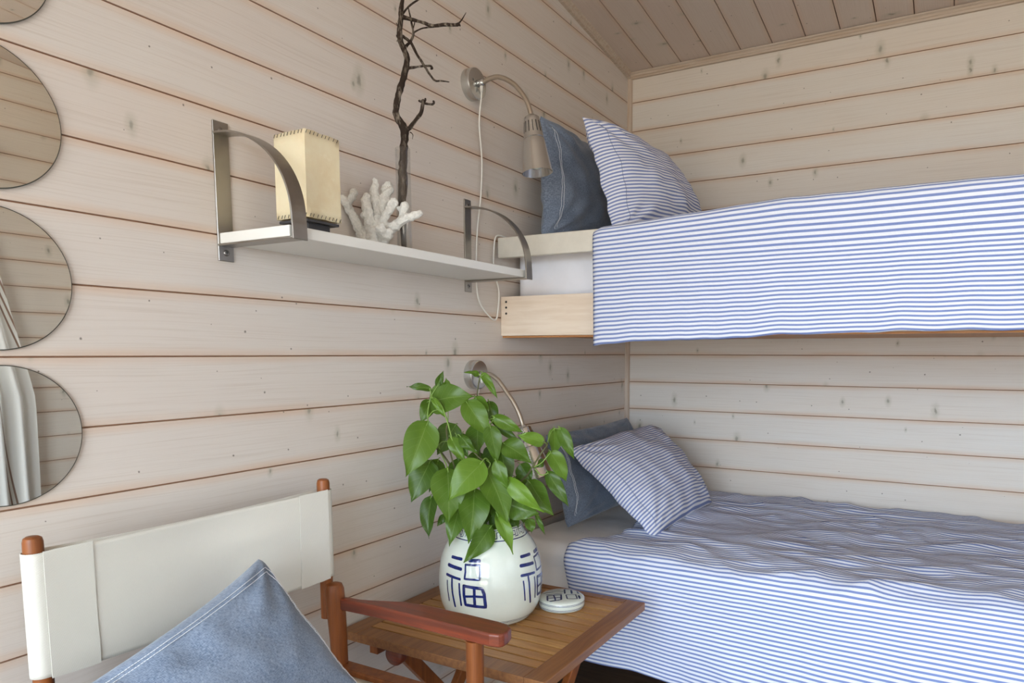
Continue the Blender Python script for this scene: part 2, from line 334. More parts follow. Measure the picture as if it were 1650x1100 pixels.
STEMS = [[[[0.2661,-1.4527,0.7009],[0.2372,-1.4728,0.8121],[0.1994,-1.4991,0.8739],[0.1707,-1.519,0.9253],[0.1658,-1.5346,0.9394]],0.003],[[[0.1707,-1.519,0.9253],[0.1705,-1.5557,0.984],[0.1624,-1.5614,1.0195],[0.1628,-1.5489,1.0663],[0.1782,-1.5382,1.0985]],0.0018],[[[0.1628,-1.5489,1.0648],[0.163,-1.5487,1.0802],[0.1607,-1.5503,1.0894]],0.0012],[[[0.1628,-1.5489,1.0663],[0.1855,-1.5575,1.066],[0.2101,-1.5647,1.0477],[0.2206,-1.5574,1.0098],[0.2287,-1.5518,0.9701],[0.2296,-1.539,0.9442]],0.0018],[[[0.2156,-1.5487,1.0088],[0.2065,-1.5429,0.9771],[0.2178,-1.5228,0.8821],[0.2494,-1.4643,0.7308]],0.0022],[[[0.1955,-1.5261,1.0923],[0.1976,-1.5247,1.06],[0.2031,-1.533,1.0068]],0.0012],[[[0.2713,-1.4491,0.7007],[0.2569,-1.4591,0.8438],[0.2452,-1.4672,0.9716],[0.2448,-1.4675,1.0661],[0.2504,-1.4636,1.1191]],0.0022],[[[0.2503,-1.4637,1.1098],[0.2529,-1.4619,1.1191],[0.2593,-1.4574,1.1237]],0.0012],[[[0.2765,-1.4455,0.7006],[0.3093,-1.447,0.8147],[0.3629,-1.4342,0.8653],[0.3848,-1.4311,0.895],[0.4027,-1.4186,0.929],[0.4205,-1.4184,0.952],[0.422,-1.4418,0.9624]],0.0025],[[[0.3886,-1.4284,0.8949],[0.4039,-1.4178,0.9056],[0.4231,-1.4045,0.9318]],0.0015],[[[0.3899,-1.4276,0.8902],[0.4026,-1.4187,0.8742],[0.4173,-1.4085,0.8786]],0.0015],[[[0.4129,-1.4116,0.9414],[0.4105,-1.3889,0.9732],[0.4145,-1.3739,0.9861],[0.4324,-1.3737,0.9871]],0.0013],[[[0.2739,-1.4473,0.7007],[0.3053,-1.4742,0.8192],[0.3064,-1.5221,0.9078],[0.2918,-1.5323,0.9278],[0.252,-1.5478,0.9741]],0.0024],[[[0.3212,-1.5605,0.9173],[0.3181,-1.5383,0.926],[0.3196,-1.5251,0.9183]],0.0015],[[[0.3227,-1.5351,0.8958],[0.3278,-1.5316,0.9123],[0.3147,-1.5285,0.9199]],0.0015],[[[0.2687,-1.4509,0.7008],[0.2701,-1.4499,0.8757],[0.2702,-1.462,0.9725],[0.2844,-1.4765,0.9904],[0.3143,-1.4922,1.021]],0.002],[[[0.3143,-1.4923,1.0194],[0.2986,-1.491,1.014],[0.2878,-1.4864,1.0008]],0.0013],[[[0.1671,-1.5337,0.9394],[0.19,-1.5421,0.9575],[0.2212,-1.5448,0.9613]],0.0013],[[[0.1636,-1.5605,1.0195],[0.1789,-1.5621,1.0341],[0.19,-1.5543,1.0386]],0.0013],[[[0.2328,-1.5733,0.894],[0.2093,-1.5531,0.9091],[0.1721,-1.5303,0.933]],0.0016]]
TWIGS = [[[0.1067,-1.5743,1.5359,0.009],[0.1088,-1.5729,1.5953,0.0102],[0.1108,-1.5714,1.6347,0.0097],[0.1133,-1.5697,1.6661,0.0093],[0.1134,-1.5696,1.6748,0.0081],[0.1147,-1.5687,1.7061,0.0097],[0.1047,-1.5757,1.7274,0.0081],[0.0989,-1.5797,1.7488,0.0077],[0.1045,-1.5758,1.7861,0.0077],[0.1129,-1.57,1.8172,0.0074],[0.1187,-1.5659,1.842,0.0071],[0.1223,-1.5634,1.8697,0.007],[0.1143,-1.569,1.8967,0.0067],[0.1102,-1.5718,1.9116,0.0064],[0.1098,-1.5721,1.9328,0.0061],[0.1121,-1.5706,1.9571,0.0054],[0.1133,-1.5697,1.9813,0.0051],[0.1162,-1.5677,1.9995,0.0044],[0.118,-1.5665,2.0266,0.0041],[0.117,-1.5671,2.0593,0.0035],[0.1205,-1.5647,2.0982,0.0022]],[[0.1199,-1.5651,1.7047,0.0048],[0.1279,-1.5595,1.716,0.0048],[0.1373,-1.553,1.7304,0.0045],[0.1472,-1.5461,1.7479,0.0042],[0.1509,-1.5436,1.7667,0.0039],[0.1518,-1.5429,1.7744,0.0042]],[[0.1518,-1.543,1.7698,0.0029],[0.1476,-1.5458,1.7721,0.0029],[0.1445,-1.548,1.7741,0.0026]],[[0.1523,-1.5426,1.7698,0.0026],[0.1555,-1.5404,1.7755,0.0024],[0.1561,-1.54,1.7793,0.0021]],[[0.1523,-1.5426,1.7692,0.0029],[0.1614,-1.5363,1.7678,0.0029],[0.1692,-1.5308,1.7675,0.0027],[0.1727,-1.5284,1.7717,0.0029],[0.1717,-1.5291,1.7744,0.0023]],[[0.1155,-1.5682,1.9186,0.0038],[0.1377,-1.5649,1.8996,0.0035],[0.1541,-1.5657,1.872,0.0029],[0.173,-1.5648,1.8462,0.0028],[0.1893,-1.5656,1.8234,0.0025],[0.2068,-1.5656,1.8038,0.0022],[0.2182,-1.5577,1.8035,0.0019],[0.2396,-1.555,1.7985,0.0011]],[[0.1237,-1.5625,1.8469,0.0038],[0.1406,-1.5507,1.8512,0.0024],[0.1536,-1.5417,1.8537,0.0024],[0.1666,-1.5327,1.8544,0.0026],[0.1699,-1.5303,1.8502,0.0032],[0.1686,-1.5313,1.8483,0.0023]],[[0.1213,-1.5642,1.8971,0.0038],[0.13,-1.5581,1.9082,0.0029],[0.1354,-1.5543,1.9252,0.0026],[0.1325,-1.5564,1.9493,0.0022],[0.1297,-1.5583,1.9672,0.0019],[0.1269,-1.5603,1.9821,0.0013]],[[0.1155,-1.5682,1.9618,0.0054],[0.1412,-1.5625,1.9526,0.0038],[0.1719,-1.5655,1.9389,0.0035],[0.1985,-1.5592,1.9284,0.0038],[0.2275,-1.5512,1.9278,0.0037],[0.2538,-1.5451,1.9238,0.0037],[0.2588,-1.5416,1.9255,0.004],[0.2613,-1.5399,1.9227,0.0016]],[[0.2576,-1.5425,1.926,0.0022],[0.2645,-1.5377,1.9353,0.0014],[0.273,-1.5318,1.952,0.0006]],[[0.1354,-1.5543,1.9277,0.0022],[0.1511,-1.5556,1.93,0.0017],[0.1691,-1.5553,1.9312,0.0016],[0.2035,-1.5557,1.9269,0.0022]],[[0.1356,-1.5542,1.9374,0.0014],[0.1376,-1.5528,1.9466,0.0013],[0.1393,-1.5517,1.9564,0.0008]],[[0.1164,-1.5675,1.9694,0.0025],[0.1274,-1.5599,1.9852,0.0022],[0.1392,-1.5517,1.9964,0.0021],[0.1457,-1.5472,2.0014,0.0021],[0.1613,-1.5363,2.0174,0.0016],[0.1719,-1.529,2.0361,0.001]],[[0.1099,-1.5721,1.9343,0.0032],[0.1062,-1.5747,1.9417,0.0019],[0.1032,-1.5767,1.9481,0.001]],[[0.1082,-1.5733,1.913,0.0032],[0.1047,-1.5757,1.9168,0.0019],[0.1032,-1.5767,1.9209,0.0011]],[[0.1086,-1.573,1.9085,0.0026],[0.1055,-1.5751,1.9083,0.0016],[0.1035,-1.5766,1.9067,0.001]],[[0.1251,-1.5615,1.7018,0.0013],[0.1289,-1.5588,1.6989,0.001],[0.1307,-1.5576,1.6943,0.0008],[0.1295,-1.5585,1.6855,0.0005]],[[0.1133,-1.5697,1.6269,0.002],[0.1176,-1.5667,1.5956,0.0016],[0.1153,-1.5683,1.556,0.0016],[0.11,-1.572,1.536,0.001]],[[0.1057,-1.575,1.5715,0.002],[0.1026,-1.5771,1.5477,0.0016],[0.1043,-1.5759,1.5318,0.001]]]
CORAL = [[[0.0522,-1.6122,1.4348,0.0225],[0.0542,-1.6108,1.4509,0.0265],[0.0561,-1.6094,1.4669,0.0245],[0.0581,-1.6081,1.4829,0.0183]],[[0.0343,-1.6246,1.4424,0.0122],[0.0266,-1.6299,1.4622,0.0106],[0.0232,-1.6445,1.4919,0.0101],[0.0125,-1.652,1.5152,0.0097],[0.0137,-1.6633,1.5268,0.01],[0.0076,-1.6675,1.5402,0.0088]],[[-0.001,-1.6492,1.5288,0.0081],[0.0091,-1.6421,1.5448,0.0093],[0.0143,-1.6385,1.5588,0.0101]],[[-0.0056,-1.6524,1.5365,0.0073],[-0.0273,-1.6431,1.5463,0.0078],[-0.0296,-1.6447,1.5602,0.0073]],[[0.0477,-1.6153,1.4547,0.0163],[0.0505,-1.6256,1.4808,0.0134],[0.055,-1.6346,1.5104,0.0113],[0.0507,-1.6376,1.5337,0.0108],[0.0526,-1.6363,1.5455,0.0096]],[[0.0438,-1.618,1.4984,0.0081],[0.0468,-1.6403,1.5023,0.008]],[[0.0575,-1.6085,1.4549,0.0163],[0.0583,-1.6079,1.4908,0.0134],[0.0495,-1.6019,1.5324,0.0123],[0.0469,-1.6037,1.5641,0.0094],[0.0493,-1.602,1.584,0.0077],[0.0475,-1.6033,1.5911,0.0053]],[[0.0611,-1.606,1.467,0.0143],[0.0615,-1.5935,1.5088,0.0102],[0.0671,-1.5896,1.5409,0.0102],[0.0624,-1.5808,1.567,0.0131],[0.0676,-1.5771,1.5811,0.0107]],[[0.0692,-1.5882,1.5609,0.0082],[0.0792,-1.5813,1.5691,0.0082]],[[0.0643,-1.6038,1.4631,0.0143],[0.0853,-1.6135,1.4955,0.0101],[0.104,-1.6127,1.5175,0.01],[0.1107,-1.608,1.5333,0.0096],[0.1148,-1.6052,1.5275,0.006]],[[0.064,-1.604,1.4511,0.0184],[0.0827,-1.6031,1.4677,0.0134],[0.1078,-1.5979,1.4803,0.0121],[0.131,-1.594,1.4928,0.0105],[0.1473,-1.5826,1.5011,0.0093],[0.1604,-1.5735,1.5073,0.0081]],[[0.1177,-1.591,1.4924,0.0101],[0.123,-1.5873,1.5123,0.0093],[0.1249,-1.586,1.5261,0.0105]],[[0.1182,-1.5907,1.5161,0.0052],[0.1118,-1.5951,1.5218,0.0044]],[[0.0671,-1.6018,1.4432,0.0143],[0.0947,-1.6192,1.4546,0.0141],[0.1081,-1.622,1.461,0.01]],[[0.0343,-1.6246,1.4424,0.0102],[-0.0031,-1.6141,1.4668,0.0075],[-0.0216,-1.6147,1.4844,0.0083],[-0.0263,-1.6181,1.4923,0.0062]],[[0.0843,-1.6142,1.4442,0.0121],[0.0992,-1.6404,1.4667,0.0119],[0.1009,-1.6392,1.4745,0.0079]]]
STROKES = [[[[-0.3655,0.1738],[-0.1004,0.1735]],0.0053],[[[-0.4207,0.1538],[-0.0724,0.151]],0.00583],[[[-0.4314,0.1303],[-0.078,0.1271]],0.00477],[[[-0.3991,0.1158],[-0.3809,0.0925],[-0.356,0.0668]],0.00265],[[[-0.2679,0.1234],[-0.2447,0.0887],[-0.2019,0.0564]],0.00398],[[[-0.0831,0.1158],[-0.0662,0.088],[-0.0503,0.0631]],0.00345],[[[0.1013,0.1729],[0.3022,0.1736]],0.00583],[[[0.0196,0.1628],[0.3138,0.1641],[0.3295,0.1488],[0.3247,0.1302],[0.0252,0.1296],[0.0342,0.146],[0.0196,0.1628]],0.00345],[[[0.0192,0.1128],[0.3702,0.1092],[0.4069,0.0961],[0.4314,0.0627],[0.2237,0.0644],[0.0443,0.0659],[0.0216,0.0898],[0.0192,0.1128]],0.0053],[[[0.2267,0.1108],[0.2267,0.0873],[0.2301,0.0658]],0.00477],[[[0.0464,0.087],[0.2307,0.0895],[0.4199,0.0891]],0.00424]]

def m_canvas():
    t = NT('cream_canvas'); U = t.sep(t.coord('UV'))
    a = t.math('SINE', t.math('MULTIPLY', U[0], 2*PI/.0030)); b = t.math('SINE', t.math('MULTIPLY', U[1], 2*PI/.0024))
    w = t.math('MULTIPLY', a, b)
    col = t.mix(t.ss(w, -1, 1), (0.66,0.65,0.58), (0.76,0.75,0.69))
    t.bump(w, .25, .0006)
    return t.out(col, .85, spec=.15)
M['canvas'] = m_canvas()
SLAT = .0365
def m_slats():
    t = NT('teak_slats'); P = t.sep(t.coord()); row = t.math('FLOOR', t.math('DIVIDE', t.math('ADD', P[1], 1.668-(-1.46)*0+.0), SLAT))
    wn = t.node('ShaderNodeTexWhiteNoise', noise_dimensions='1D'); t.set(wn.inputs['W'], row)
    bend = t.noise(t.comb(t.math('MULTIPLY', P[0], 5), t.math('MULTIPLY', P[1], 20), 0), 1.0, 1)
    g = t.noise(t.comb(t.math('MULTIPLY', P[0], 6), t.math('MULTIPLY_ADD', P[1], 260, t.math('MULTIPLY', bend, 4)), row), 1.0, 4, .6)
    c = t.mix(wn.outputs[0], (0.42,0.20,0.062), (0.60,0.34,0.12))
    c = t.mix(t.ss(g, .35, .75, 0, .75), c, (0.27,0.125,0.045))
    t.bump(g, .1, .001)
    return t.out(c, .38, spec=.45)
M['slats'] = m_slats()
def m_parch():
    t = NT('parchment'); c = t.coord()
    n1 = t.noise(c, 9, 4, .6); n2 = t.noise(c, 55, 4, .7)
    col = t.mix(t.ss(n1, .35, .7), (0.80,0.72,0.51), (0.72,0.59,0.37))
    col = t.mix(t.ss(n2, .55, .75, 0, .5), col, (0.84,0.77,0.58))
    t.bump(n2, .2, .002)
    return t.out(col, .55, spec=.3, Subsurface_Weight=.15, Subsurface_Radius=(.02,.015,.01))
M['parchment'] = m_parch()
M['thread'] = plain('black_thread', (0.03,0.03,0.03), .7)
M['lampbase'] = plain('charcoal_lamp_base', (0.05,0.05,0.055), .5)
M['coral'] = plain('white_coral', (0.80,0.80,0.76), .85, spec=.1, nscale=160, namt=.08, bump=1.0, bdist=.004)
def m_bark():
    t = NT('grey_brown_bark'); c = t.coord()
    mp = t.node('ShaderNodeMapping'); t.set(mp.inputs[0], c); mp.inputs['Scale'].default_value = (1, 1, .35)
    n1 = t.noise(mp.outputs[0], 95, 5, .65); n2 = t.noise(mp.outputs[0], 28, 3, .6)
    col = t.mix(t.ss(n1, .48, .64), (0.035,0.025,0.019), (0.27,0.23,0.185))
    col = t.mix(t.ss(n2, .42, .6, .55, 0), col, (0.03,0.02,0.015))
    t.bump(n1, .9, .004)
    return t.out(col, .85, spec=.15)
M['bark'] = m_bark()
def m_glass(name):
    t = NT(name); n = t.n
    tr = n.new('ShaderNodeBsdfTransparent'); tr.inputs[0].default_value = (.965,.97,.965,1)
    gl = n.new('ShaderNodeBsdfGlossy'); gl.inputs['Roughness'].default_value = .02
    lw = n.new('ShaderNodeLayerWeight'); lw.inputs[0].default_value = .5
    pw = t.math('POWER', lw.outputs['Facing'], 4.0); fr = t.node('ShaderNodeMath', operation='MULTIPLY_ADD'); t.l.new(pw, fr.inputs[0]); fr.inputs[1].default_value = .6; fr.inputs[2].default_value = .09
    mx = n.new('ShaderNodeMixShader'); t.l.new(fr.outputs[0], mx.inputs[0]); t.l.new(tr.outputs[0], mx.inputs[1]); t.l.new(gl.outputs[0], mx.inputs[2])
    t.l.new(mx.outputs[0], n['Material Output'].inputs[0]); return t.m
M['glass'] = m_glass('clear_glass')
M['pane'] = m_glass('window_glass')
M['porcelain'] = plain('celadon_white_porcelain', (0.70,0.76,0.69), .10, spec=.6, nscale=12, namt=.04, Coat_Weight=.6, Coat_Roughness=.04)
M['cobalt'] = plain('cobalt_brush_paint', (0.006,0.018,0.14), .14, spec=.6, nscale=160, namt=.35, Coat_Weight=.6, Coat_Roughness=.04)
def m_leaf():
    t = NT('lilac_leaf'); U = t.sep(t.coord('UV'))          # u across (-1..1), v along + shade*10
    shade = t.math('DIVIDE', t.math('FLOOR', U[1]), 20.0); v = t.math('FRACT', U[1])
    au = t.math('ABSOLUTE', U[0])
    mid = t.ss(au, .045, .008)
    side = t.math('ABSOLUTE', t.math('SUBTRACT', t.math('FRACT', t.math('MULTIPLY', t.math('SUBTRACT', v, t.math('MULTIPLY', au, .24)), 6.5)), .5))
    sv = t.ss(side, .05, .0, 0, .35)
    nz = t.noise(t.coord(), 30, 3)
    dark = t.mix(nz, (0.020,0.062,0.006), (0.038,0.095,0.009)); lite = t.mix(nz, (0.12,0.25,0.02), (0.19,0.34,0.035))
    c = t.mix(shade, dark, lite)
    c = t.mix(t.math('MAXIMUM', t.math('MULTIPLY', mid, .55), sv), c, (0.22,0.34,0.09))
    t.bump(t.math('ADD', t.math('MULTIPLY', side, .3), nz), .3, .002)
    n = t.n; t.out(c, .38, spec=.45)
    tl = n.new('ShaderNodeBsdfTranslucent'); t.l.new(t.mix(.5, c, (0.30,0.50,0.03)), tl.inputs[0])
    mx = n.new('ShaderNodeMixShader'); mx.inputs[0].default_value = .24
    t.l.new(t.bsdf.outputs[0], mx.inputs[1]); t.l.new(tl.outputs[0], mx.inputs[2]); t.l.new(mx.outputs[0], n['Material Output'].inputs[0])
    return t.m
M['leaf'] = m_leaf()
M['stem'] = plain('green_stem', (0.20,0.33,0.06), .5)
M['twigstem'] = plain('brown_green_stem', (0.10,0.10,0.035), .6)
M['curtain'] = None
def m_curtain():
    t = NT('white_curtain_with_brown_stripes'); U = t.sep(t.coord('UV'))
    f = t.math('FRACT', t.math('DIVIDE', U[0], .30)); 
    s = t.math('MAXIMUM', t.ss(t.math('ABSOLUTE', t.math('SUBTRACT', f, .40)), .016, .010), t.ss(t.math('ABSOLUTE', t.math('SUBTRACT', f, .47)), .016, .010))
    s = t.math('MAXIMUM', s, t.ss(t.math('ABSOLUTE', t.math('SUBTRACT', f, .54)), .016, .010))
    c = t.mix(s, (0.84,0.83,0.80), (0.30,0.20,0.15)); t.out(c, .9, spec=.1)
    tl = t.n.new('ShaderNodeBsdfTranslucent'); t.l.new(c, tl.inputs[0]); mx = t.n.new('ShaderNodeMixShader'); mx.inputs[0].default_value = .45
    t.l.new(t.bsdf.outputs[0], mx.inputs[1]); t.l.new(tl.outputs[0], mx.inputs[2]); t.l.new(mx.outputs[0], t.n['Material Output'].inputs[0]); return t.m
M['curtain'] = m_curtain()
M['frame_white'] = plain('white_window_paint', (0.78,0.78,0.75), .4)

# ------------------------------------------------------------------ the room
CZ0, CSL = 2.372, 0.112                 # ceiling height at the far wall and its rise towards the camera
def ceil_z(y): return CZ0 - CSL*y
def plank_profile(z_lo, z_hi, z0, pitch):
    """(height, depth) pairs: flat boards with narrow v-grooves"""
    out = [(z_lo, 0)]
    n = math.ceil((z_lo - z0)/pitch + 1e-6)
    while z0 + n*pitch < z_hi - .004:
        s = z0 + n*pitch
        if s > z_lo + .004: out += [(s-.0017, 0), (s-.0006, .0045), (s+.0006, .0045), (s+.0017, 0)]
        n += 1
    out.append((z_hi, 0)); return out
def struct(o): o['kind'] = 'structure'; return o
def side_wall(name, X, sgn, z0, mat, holes=()):
    """wall in the YZ plane with the sloped ceiling line; thickness built outward"""
    V, F = [], []
    pr = plank_profile(0, ceil_z(YB), z0, .12)
    ys = [YB] + [h for hh in holes for h in (hh[0], hh[1])] + [0.0]
    def add(y0, y1, za, zb):
        zc = CZ0 - CSL*y0
        p = [q for q in pr if za < q[0] < zb]
        if za < zc < zb: p = sorted(p + [(zc, 0)])
        zc = CZ0 - CSL*y1
        if za < zc < zb: p = sorted(p + [(zc, 0)])
        p = [(za, 0)] + p + [(zb, 0)]
        b = len(V)
        for z, d in p:
            ymax = min(y1, max(y0, -(z - CZ0)/CSL if z > CZ0 else y1))
            V.append((X - sgn*d, y0, z)); V.append((X - sgn*d, ymax, z))
        for i in range(len(p)-1):
            f = (b+2*i, b+2*i+1, b+2*i+3, b+2*i+2); F.append(f if sgn > 0 else tuple(reversed(f)))
    if holes:
        (h0, h1, hz0, hz1), = holes
        add(YB, h0, 0, ceil_z(YB)); add(h1, 0, 0, ceil_z(YB)); add(h0, h1, 0, hz0); add(h0, h1, hz1, ceil_z(YB))
        for (a, b_, c, d) in ((h0,h1,hz0,hz0),(h0,h1,hz1,hz1),(h0,h0,hz0,hz1),(h1,h1,hz0,hz1)):
            k = len(V); V.extend([(X,a,c),(X,b_,c if a!=b_ else c),(X-sgn*.09,b_,c if a!=b_ else c),(X-sgn*.09,a,c)] if a != b_ else [(X,a,c),(X,a,d),(X-sgn*.09,a,d),(X-sgn*.09,a,c)]); F.append((k,k+1,k+2,k+3))
    else: add(YB, 0, 0, ceil_z(YB))
    # back side
    k = len(V); xb = X - sgn*.09
    if not holes:
        V.extend([(xb,YB,0),(xb,0,0),(xb,0,CZ0),(xb,YB,ceil_z(YB))]); F.append((k,k+1,k+2,k+3))
    return struct(mesh(name, V, F, mat, smooth=False))
def cross_wall(name, Y, sgn, z_hi, mat, hole=None):
    V, F = [], []
    pr = plank_profile(0, z_hi, .09, .12)
    def add(x0, x1, za, zb):
        p = [(za, 0)] + [q for q in pr if za < q[0] < zb] + [(zb, 0)]; b = len(V)
        for z, d in p: V.append((x0, Y-sgn*d, z)); V.append((x1, Y-sgn*d, z))
        for i in range(len(p)-1):
            f = (b+2*i, b+2*i+1, b+2*i+3, b+2*i+2); F.append(f if sgn < 0 else tuple(reversed(f)))
    if hole:
        x0, x1, z0, z1 = hole; add(0, x0, 0, z_hi); add(x1, W, 0, z_hi); add(x0, x1, z1, z_hi)
        if z0 > 0: add(x0, x1, 0, z0)
    else:
        add(0, W, 0, z_hi)
        k = len(V); yb = Y-sgn*.09; V.extend([(0,yb,0),(W,yb,0),(W,yb,z_hi),(0,yb,z_hi)]); F.append((k,k+1,k+2,k+3))
    return struct(mesh(name, V, F, mat, smooth=False))
side_wall('wall_left', 0.0, 1, .09, M['left'], holes=(ADDED_WIN,))
side_wall('wall_right', W, -1, .045, M['right'], holes=(WIN,))
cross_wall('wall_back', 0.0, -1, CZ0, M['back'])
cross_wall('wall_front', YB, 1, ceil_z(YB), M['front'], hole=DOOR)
V, F = [], []; box(V, F, -.1, W+.1, YB-.1, .1, -.06, 0); struct(mesh('floor', V, F, M['floor'], smooth=False))
# ceiling boards run down the slope; v-grooves between them
V, F = [], []
xs = [(0, 0)]; k = 0
while .115 + .124*k < W - .01:
    s = .115 + .124*k; xs += [(s-.0022, 0), (s-.0008, .006), (s+.0008, .006), (s+.0022, 0)]; k += 1
xs.append((W, 0))
for x, d in xs: V += [(x, 0, ceil_z(0)+d), (x, YB, ceil_z(YB)+d)]
for i in range(len(xs)-1): F.append((2*i, 2*i+1, 2*i+3, 2*i+2))
k = len(V); V += [(0,0,CZ0+.06),(W,0,CZ0+.06),(W,YB,ceil_z(YB)+.06),(0,YB,ceil_z(YB)+.06)]; F.append((k,k+1,k+2,k+3))
struct(mesh('ceiling', V, F, M['ceil'], smooth=False))
# mouldings: far wall / ceiling, left wall / ceiling, corner
def sweep(name, prof, p0, p1, a, b, mat):
    V = []; n = len(prof); a, b = Vector(a), Vector(b)
    for p in (p0, p1):
        for u, v in prof: V.append(Vector(p) + a*u + b*v)
    F = [(i, (i+1) % n, n+(i+1) % n, n+i) for i in range(n)] + [tuple(range(n))[::-1], tuple(range(n, 2*n))]
    return fixn(struct(mesh(name, V, F, mat, smooth=False)))
pr = [(0,0),(.012,0),(.013,.006),(.010,.012),(.012,.018),(.018,.022),(.020,.026),(0,.026)]
sweep('trim_1', pr, (0,0,CZ0-.026), (W,0,CZ0-.026), (0,-1,0), (0,0,1), M['trim'])
up = Vector((0,0,1)); dirc = Vector((0,-1,CSL)).normalized()
sweep('trim_2', pr, (0,0,ceil_z(0)-.026), (0,YB,ceil_z(YB)-.026), (1,0,0), (0,0,1), M['trim'])
q = [(0,0)] + [(.017*math.cos(a), .017*math.sin(a)) for a in [i*PI/12 for i in range(7)]]
sweep('trim_3', q, (0,0,0), (0,0,CZ0-.01), (1,0,0), (0,-1,0), M['trimv'])
# window on the right wall and glazed door behind the camera
def glazing(name, kind_x, a0, a1, z0, z1, pos, ndiv_a, ndiv_z, depth=.05, bottom=0.06):
    V, F = [], []
    def bar(u0, u1, w0, w1, d=depth):
        if kind_x: box(V, F, pos-d/2, pos+d/2, u0, u1, w0, w1)
        else: box(V, F, u0, u1, pos-d/2, pos+d/2, w0, w1)
    bar(a0, a0+.05, z0, z1); bar(a1-.05, a1, z0, z1); bar(a0+.05, a1-.05, z0, z0+bottom); bar(a0+.05, a1-.05, z1-.05, z1)
    for i in range(1, ndiv_a): u = a0+(a1-a0)*i/ndiv_a; bar(u-.03, u+.03, z0+bottom, z1-.05)
    for i in range(1, ndiv_z): w = z0+(z1-z0)*i/ndiv_z; bar(a0+.05, a1-.05, w-.012, w+.012, .03)
    o = struct(mesh(name, V, F, M['frame_white'], smooth=False))
    V, F = [], []
    if kind_x: V = [(pos,a0+.04,z0+.04),(pos,a1-.04,z0+.04),(pos,a1-.04,z1-.04),(pos,a0+.04,z1-.04)]
    else: V = [(a0+.04,pos,z0+.04),(a1-.04,pos,z0+.04),(a1-.04,pos,z1-.04),(a0+.04,pos,z1-.04)]
    mesh('pane', V, [(0,1,2,3)], M['pane'], parent=o, smooth=False)
    return o
glazing('window_1', True, *WIN, W+.045, 2, 2)
glazing('added_window', True, *ADDED_WIN, -.045, 2, 2)  # added opening out of view, lets sky light onto the right wall
glazing('door_1', False, *DOOR, YB-.045, 2, 3, bottom=.18)

# ------------------------------------------------------------------ curtain beside the window (seen in the mirrors)
V, F, UV = [], [], []
N = 220; R = 26
for j in range(R+1):
    t = j/R; z = 2.06 - 1.76*t
    y1 = -1.42 + .20*min(1, t*1.6)**1.0 - .02*max(0, t-.6); y0 = -2.20 + .02*t
    for i in range(N+1):
        s = i/N; y = y0 + (y1-y0)*s
        amp = .028 + .012*t
        V.append((2.50 + amp*math.sin(s*2*PI*11.5 + .5*math.sin(3*t)), y, z)); UV.append((s*1.75 - .25*t, t*1.8))
for j in range(R):
    for i in range(N):
        a = j*(N+1)+i; F.append((a, a+1, a+N+2, a+N+1))
o = mesh('curtain', V, F, M['curtain'], uv=UV, origin=(2.5,-1.55,.3))
tag(o, 'white curtain with thin brown stripes hanging beside the window', 'curtain')
V, F = [], []; tube(V, F, [(2.50,-2.3,2.075),(2.50,-1.30,2.075)], .011, 12)
for y in (-2.25, -1.36): tube(V, F, [(2.50,y,2.075),(2.60,y,2.075)], .007, 8)
tag(mesh('curtain_rod', V, F, M['steel'], origin=(2.5,-2.1,2.075)), 'thin metal curtain rod above the window', 'curtain rod')

# ------------------------------------------------------------------ round mirrors
MY, MR = -2.3755, .1105
root = None
names = ['round frameless mirror on the wall, topmost of the column, mostly out of frame', 'round frameless mirror on the wall, second from the top',
         'round frameless mirror on the wall, second from the bottom', 'round frameless mirror on the wall, lowest of the column']
zs = [1.775, 1.534, 1.2905, 1.0475]
root = empty('round_mirror', (0, MY, zs[0]), names[0], 'mirror', 'round mirrors in a column on the left wall')
V, F = [], []; lathe(V, F, [(MR-.0012, .0052), (MR-.0016, .0056)], (0, MY, zs[0]), (1,0,0), 96, closed_ends=False)
n = 96; F2 = [tuple(range(n, 2*n))]
mesh('mirror_glass', V, F+F2, M['mirror'], root, smooth=False)
V, F = [], []; lathe(V, F, [(MR-.002, .0005), (MR, .0005), (MR, .0048), (MR-.0014, .0056)], (0, MY, zs[0]), (1,0,0), 96, closed_ends=False)
mesh('mirror_edge', V, F, M['mirror_edge'], root, smooth=True, autos=30)
for z, nm in list(zip(zs, names))[1:]:
    r = root.copy(); C.objects.link(r); r.location = (0, MY, z); r['label'] = nm
    for ch in list(root.children):
        c = ch.copy(); C.objects.link(c); c.parent = r

